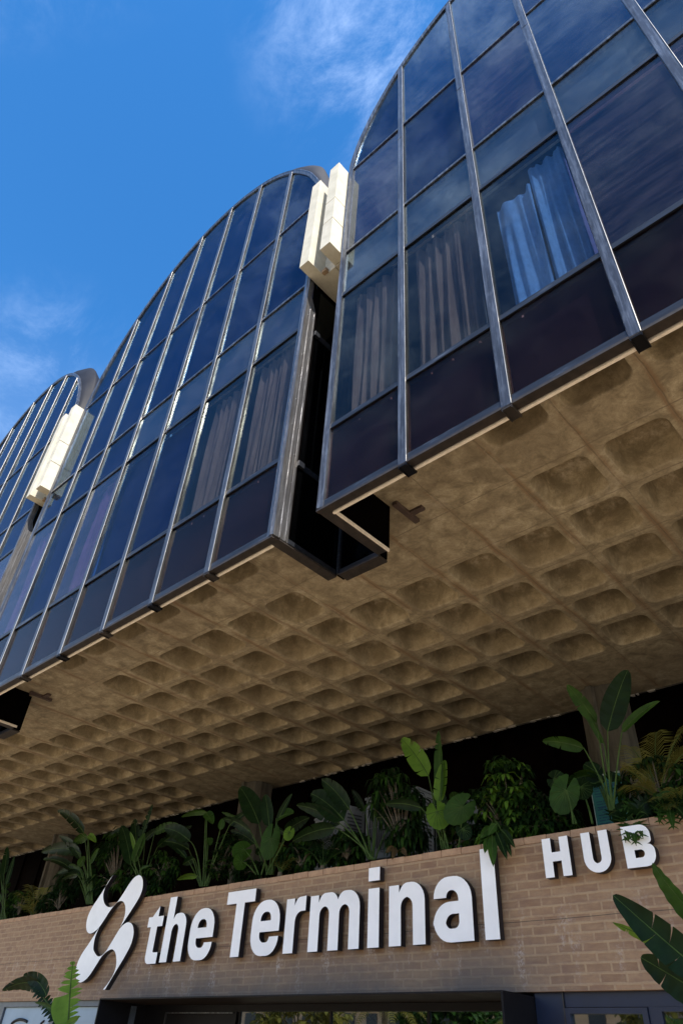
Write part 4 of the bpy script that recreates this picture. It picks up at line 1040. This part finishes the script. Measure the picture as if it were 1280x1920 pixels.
# leafy bushes
GB = 'leafy bushes in the wall-top planter'
def B_(px, py, Y, rx, ry, rz): return (at(px, py, Y), (rx, ry, rz))
bush('umbrella_bush', 'dense umbrella-leaf bush whose leaves hang down over the letter l', 'bush', at(960, 1590, 3.3),
     [B_(950, 1445, 3.5, .22, .2, .20), B_(925, 1500, 3.4, .30, .2, .24), B_(985, 1510, 3.4, .30, .2, .25), B_(940, 1560, 3.3, .34, .18, .16), B_(1000, 1560, 3.25, .28, .15, .14)], 330, (LF_DARK, LF_MID, LF_BRI), 21, .15, .75, group=GB)
P = Plant('hanging_spray', 'spray of long shiny leaves hanging over the wall onto the top of the letter l', 'plant', at(925, 1560, 3.1))
for i, (s0, t0, wd) in enumerate((((922, 1565), (924, 1625), .05), ((930, 1560), (950, 1612), .045), ((915, 1570), (908, 1600), .035), ((938, 1555), (965, 1590), .04), ((920, 1550), (900, 1572), .04), ((945, 1572), (958, 1606), .03), ((930, 1545), (915, 1566), .04))):
    px_leaf(P, 3.05, (925, 1540), s0, t0, wd, Y1=2.86, Y2=2.76, mats=(LF_MID if i % 2 == 0 else LF_DARK, LF_STEM), tears=0, shape='lance', seed=i, sag=.2, stem_r=.005, n=12)
bush('drooping_bush', 'dark bush of long drooping leaves in front of the round-fan air conditioner', 'bush', at(755, 1600, 3.3),
     [B_(735, 1460, 3.6, .24, .2, .13), B_(718, 1505, 3.55, .12, .15, .20), B_(770, 1500, 3.6, .20, .2, .18), B_(765, 1560, 3.4, .26, .2, .17)], 190, (LF_DARK, LF_MID), 22, .19, 1.3, 6, .2, group=GB)
bush('dark_vine_bush', 'shadowy leafy bush between the emblem and the pale-leaved plant', 'bush', at(215, 1665, 3.35),
     [B_(215, 1590, 3.6, .45, .2, .35), B_(245, 1640, 3.4, .35, .2, .22), B_(195, 1650, 3.4, .3, .2, .22)], 200, (LF_DARK, LF_MID), 23, .16, .9, group=GB)
bush('leafy_shrub', 'low bright shrub at the foot of the thin-stalked plant', 'bush', at(410, 1645, 3.3),
     [B_(410, 1620, 3.3, .22, .15, .20), B_(430, 1590, 3.45, .18, .15, .22)], 90, (LF_DARK, LF_MID), 24, .11, .4, group=GB)
bush('dark_shrub', 'low dark shrub left of the pale-leaved plant, under the leaning column', 'bush', at(110, 1705, 3.35),
     [B_(125, 1660, 3.5, .5, .2, .3), B_(90, 1690, 3.35, .5, .2, .16)], 120, (LF_DARK,), 25, .15, .9, group=GB)
bush('low_filler_shrub', 'low dark shrub behind the elephant ears above the capital T', 'bush', at(450, 1650, 3.4),
     [B_(470, 1630, 3.4, .4, .15, .15)], 90, (LF_DARK,), 26, .12, .9, group=GB)
bush('low_filler_shrub', 'low dark shrub under the fan-like leaf, left of the letter H', 'bush', at(1040, 1560, 3.35),
     [B_(1030, 1540, 3.4, .35, .15, .14)], 90, (LF_DARK, LF_MID), 27, .12, .8, group=GB)
for i_, (px_, py_, wx, wz, lab) in enumerate(((300, 1650, .42, .22, 'low dark shrub between the curled-leaf plant and the thin-stalked plant'), (565, 1625, .40, .20, 'low dark shrub behind the dark fine-leaved palm'),
        (650, 1610, .30, .18, 'low dark shrub at the foot of the wide torn-leaved plant'), (880, 1585, .34, .22, 'low dark shrub behind the two round elephant-ear leaves'),
        (1240, 1500, .45, .26, 'dark shrub behind the yellowish feather palm'), (35, 1715, .5, .22, 'low dark shrub at the foot of the plant cut by the left edge'))):
    bush('filler_shrub', lab, 'bush', at(px_, py_, 3.34), [B_(px_, py_-18, 3.45, wx, .16, wz*1.35)], 120, (LF_DARK, LF_MID), 60+i_, .13, 1.0, group=GB)
# small palms
GP = 'small feather palms in the wall-top planter'
def palm_px(name, label, base, tips, Y, mats, seed, **kw): return palm(name, label, at(*base, Y), [at(a, b, Y+dy) for a, b, dy in tips], mats, seed, group=GP, **kw)
palm_px('feather_palm', 'yellowish feather palm right of the column with the teal notice', (1235, 1500), [(1180, 1400, .2), (1230, 1372, .3), (1290, 1360, .2), (1165, 1440, -.1), (1180, 1475, -.3), (1300, 1400, 0), (1210, 1425, .1)], 3.35, (LF_YEL, LF_STEM), 31, lw=.0055, ll=.26, n=34)
palm_px('feather_palm', 'small fan-topped palm leaning over the wall at the right edge', (1275, 1520), [(1265, 1478, -.3), (1230, 1498, -.35), (1300, 1490, -.3), (1250, 1520, -.35)], 3.25, (LF_YEL, LF_STEM), 32, lw=.006, ll=.17, n=22)
palm_px('feather_palm', 'dark fine-leaved palm in front of the half hidden air conditioner', (605, 1628), [(575, 1560, .1), (650, 1580, 0), (560, 1590, -.1), (655, 1600, -.1), (605, 1560, .2), (640, 1560, .2)], 3.35, (LF_DARK, LF_STEM), 33, lw=.009, ll=.17, n=30)
palm_px('feather_palm', 'small olive palm near the left edge of the picture', (62, 1722), [(30, 1680, 0), (55, 1660, .1), (85, 1665, .1), (100, 1690, 0), (40, 1700, -.1), (75, 1690, -.2)], 3.4, (LF_YEL, LF_STEM), 34, lw=.010, ll=.24, n=26)
palm_px('feather_palm', 'thin grass-like palm at the foot of the elephant ears', (525, 1640), [(500, 1590, 0), (545, 1590, .1), (560, 1610, 0), (525, 1580, .2)], 3.3, (LF_YEL, LF_STEM), 35, lw=.006, ll=.12, n=24)
# split-leaf philodendrons spilling over the coping
GL = 'split-leaf plants spilling over the wall top'
rn = random.Random(77)
for lab, base, tips in (('split-leaf plant whose leaves cover the top of the letter B', (1180, 1535), [(1192, 1586, -.46), (1178, 1578, -.44), (1150, 1560, -.25), (1205, 1572, -.42), (1160, 1545, -.2), (1190, 1510, .1), (1215, 1530, -.1), (1140, 1530, .1), (1225, 1505, .1), (1165, 1505, .1), (1172, 1580, -.4)]),
                        ('split-leaf plant hanging over the wall top right of the letter B', (1255, 1515), [(1262, 1556, -.42), (1290, 1545, -.42), (1235, 1545, -.35), (1240, 1490, 0), (1280, 1490, 0), (1225, 1520, -.2), (1300, 1515, -.2)])):
    P = Plant('split_leaf_plant', lab, 'plant', at(*base, 3.2), GL)
    for tx, ty, dy in tips: lobed(P, at(*base, 3.2), at(tx, ty, 3.2+dy), .15 if dy < -.4 else .13, (LF_DARK if rn.random() < .6 else LF_MID, LF_STEM), rn)

# foreground plants rooted in the ground in front of the wall
P = Plant('banana_leaved_plant', 'big glossy banana-leaved plant cut by the right edge, in front of the brick wall', 'plant', (2.75, 1.6, 0))
def fg(P, a, b, c, width, roll, mats, Y=(1.6, 1.6, 1.6), tears=3, seed=1, fold=.25, stem=None):
    m = MB(); A, B, C_ = at(*a, Y[0]), at(*b, Y[1]), at(*c, Y[2])
    blade(m, bez(A, B, C_, 40), width, roll, fold, tears, random.Random(seed), 'paddle')
    if stem: m.tube(bez(stem, (Vector(stem)+A)/2+Vector((0,0,.1)), A, 12), .022, .014, n=8, mat=1)
    m.build('leaf', list(mats), P.T)
ft = (2.80, 1.6, 0)
fg(P, (1330, 1835), (1250, 1770), (1148, 1678), .115, .12, (LF_DARK, LF_STEM), tears=2, seed=3, fold=.35, stem=ft)
fg(P, (1345, 1760), (1270, 1690), (1222, 1618), .10, .95, (LF_MID, LF_STEM), Y=(1.65, 1.6, 1.55), tears=0, seed=4, stem=ft)
fg(P, (1340, 1880), (1270, 1835), (1200, 1795), .11, .35, (LF_DARK, LF_STEM), Y=(1.7, 1.75, 1.75), tears=1, seed=5, stem=ft)
fg(P, (1300, 1800), (1220, 1760), (1148, 1730), .05, .8, (LF_BRI, LF_STEM), Y=(1.7, 1.7, 1.7), tears=2, seed=6, stem=ft)
P = Plant('torn_leaf_plant', 'bright green plant with comb-like torn leaves at the bottom left corner', 'plant', (-5.3, 2.1, 0))
ft = (-5.25, 2.1, 0)
def comb(P, a, b, c, width, mats, Y, n, whole=None, seed=1, stem=None):
    """leaf torn into separate strips along its midrib; whole=(t0, t1, side) leaves one part untorn"""
    rn = random.Random(seed); m = MB(); path = bez(at(*a, Y), at(*b, Y), at(*c, Y), 30)
    for i in range(n):
        t_ = .03 + .95*i/(n-1); k = t_*29; q = int(min(k, 28)); p = path[q].lerp(path[q+1], k-q); tg = (path[q+1]-path[q]).normalized(); h = (path[0]-path[-1]).length/n
        for side in (1, -1):
            if whole and whole[2] == side and whole[0] <= t_ <= whole[1]: continue
            s_ = tg.cross(VIEW(p)).normalized()*side; l = width*math.sin(PI*min(1, .2+t_*.78))**.7*rn.uniform(.75, 1.1)
            d = (s_ + tg*rn.uniform(.15, .55)).normalized(); dr = Vector((0, rn.uniform(-.05, .05), -.22))*l
            m.add([p-tg*h*.55, p+tg*h*.5, p+d*l*.6+tg*h*.35+dr*.4, p+d*l+dr, p+d*l*.6-tg*h*.4+dr*.4], [(0,1,2,4),(4,2,3)], False)
    if whole:
        rows = []; t0, t1, side = whole
        for i in range(13):
            t_ = t0+(t1-t0)*i/12; k = t_*29; q = int(min(k, 28)); p = path[q].lerp(path[q+1], k-q); tg = (path[q+1]-path[q]).normalized(); s_ = tg.cross(VIEW(p)).normalized()*side
            l = width*(.35+.65*math.sin(PI*(.08+.62*i/12)))*1.15
            rows.append([p, p+s_*l*.5+Vector((0,0,-.02)), p+s_*l+tg*l*.2+Vector((0,0,-.06))])
        m.strip(rows)
    m.tube(path, .013, .004, n=5, mat=1)
    if stem: m.tube(bez(stem, (Vector(stem)+path[0])/2, path[0], 10), .02, .013, n=7, mat=1)
    m.build('leaf', list(mats), P.T)
comb(P, (128, 1935), (130, 1870), (137, 1804), .17, (LF_BRI, LF_STEM), 2.0, 15, (.12, .55, 1), 3, ft)
comb(P, (108, 1918), (90, 1870), (52, 1838), .10, (LF_DARK, LF_STEM), 2.05, 14, None, 4, ft)
fg(P, (78, 1852), (50, 1830), (5, 1858), .11, .7, (LF_DARK, LF_STEM), Y=(2.05, 2.0, 2.0), tears=3, seed=8)
fg(P, (88, 1868), (75, 1830), (44, 1830), .10, .3, (LF_DARK, LF_STEM), Y=(2.05, 2.0, 2.0), tears=3, seed=9)
fg(P, (108, 1905), (92, 1880), (66, 1880), .03, .4, (LF_MID, LF_STEM), Y=(2.05, 2.0, 2.0), tears=1, seed=10)
fg(P, (114, 1925), (135, 1922), (150, 1905), .05, .6, (LF_BRI, LF_STEM), Y=(2.0, 1.95, 1.95), tears=1, seed=11)

rn = random.Random(12)
for k, (x, y) in enumerate(((-30, -24), (-22, -27), (-9, -26), (5, -25))):
    P = Plant('plaza_tree', ['round leafy tree across the plaza, farthest left', 'second leafy tree from the left across the plaza', 'third leafy tree from the left across the plaza', 'leafy tree across the plaza, farthest right'][k], 'tree', (x, y, 0), 'leafy trees across the plaza')
    m = MB(); m.tube([(x, y, 0), (x+.1, y, 1.6), (x, y+.1, 3.2)], .22, .12, n=10)
    for i in range(7):
        a = i*.9; m.tube([(x, y, 2.2+i*.12), (x+math.cos(a)*.8, y+math.sin(a)*.8, 3.6), (x+math.cos(a)*1.7, y+math.sin(a)*1.7, 4.6)], .08, .02, n=6)
    m.build('trunk', BARK, P.T)
    m = MB()
    for i in range(330):
        u = Vector((rn.gauss(0, 1), rn.gauss(0, 1), rn.gauss(0, .75))).normalized()*rn.uniform(.45, 1)**.5
        p = Vector((x, y, 4.3)) + Vector((u.x*2.9, u.y*2.5, u.z*2.1))
        if noise.noise(p*.9) > -.2: cluster(m, p, .1, 6, rn, .55, .5, 0, .5)
    m.build('crown', [LF_MID if k % 2 else LF_YEL], P.T)
# ================================================================== across the plaza (seen only as reflections in the doors)
for k, (x, y, wd, dp, h, col, fl) in enumerate(((-40, -46, 42, 10, 11, (.42,.30,.22), 3), (-3, -52, 30, 10, 14, (.50,.46,.40), 4), (22, -44, 20, 10, 9, (.20,.30,.45), 3))):
    T_ = thing('apartment_block', ['reddish apartment block far left across the plaza', 'cream apartment block straight across the plaza', 'blue-grey block across the plaza on the right'][k], 'building', (x, y, 0), 'buildings across the plaza')
    mw = simple(['terracotta_render', 'cream_render', 'blue_render'][k], col, .85, var=.12, scale=1)
    MB().box(x-wd/2, x+wd/2, y-dp, y, 0, h).build('wall', mw, T_)
    MB().box(x-wd/2-.3, x+wd/2+.3, y-dp-.3, y+.5, h, h+.35).build('roof', PALE, T_)
    m = MB()
    for f in range(fl):
        for c in range(int(wd/2.6)):
            xx = x-wd/2+1.2+c*2.6; m.box(xx, xx+1.3, y+.01, y+.06, 1.2+f*3.1, 2.7+f*3.1)
    m.build('window', RAIL, T_)
    m = MB()
    for f in range(1, fl): m.box(x-wd/2+1, x+wd/2-1, y+.061, y+1.1, f*3.1+.1, f*3.1+.25)
    m.build('balcony', PALE, T_)
rn = random.Random(5)
for k, x in enumerate((-27, -20, -15.5, -11, -7, -2.5, 3, 7.5)):
    y = -15 - (k*7 % 5)*2.2; h = 2.7 + (k*3 % 4)*.45
    P = Plant('plaza_palm', ['palm across the plaza, farthest left of the row', 'second palm from the left across the plaza', 'third palm from the left across the plaza', 'fourth palm from the left across the plaza', 'fourth palm from the right across the plaza', 'third palm from the right across the plaza', 'second palm from the right across the plaza', 'palm across the plaza, farthest right of the row'][k], 'palm', (x, y, 0), 'palms across the plaza')
    m = MB(); m.tube([(x, y, 0), (x+.05, y, h*.5), (x, y, h)], .17, .13, n=10); m.build('trunk', BARK, P.T)
    m = MB()
    for i in range(24):
        a = i*2.4; r = 2.1; tp = Vector((x+r*math.cos(a), y+r*math.sin(a), h + rn.uniform(-1.1, 1.2)))
        b_ = Vector((x, y, h)); frond(m, bez(b_, (b_+tp)/2+Vector((0,0,.9)), tp, 9), .05, .5, rn, 22, 0, .2)
    m.build('crown', [LF_YEL if k % 2 else LF_MID, LF_STEM], P.T)
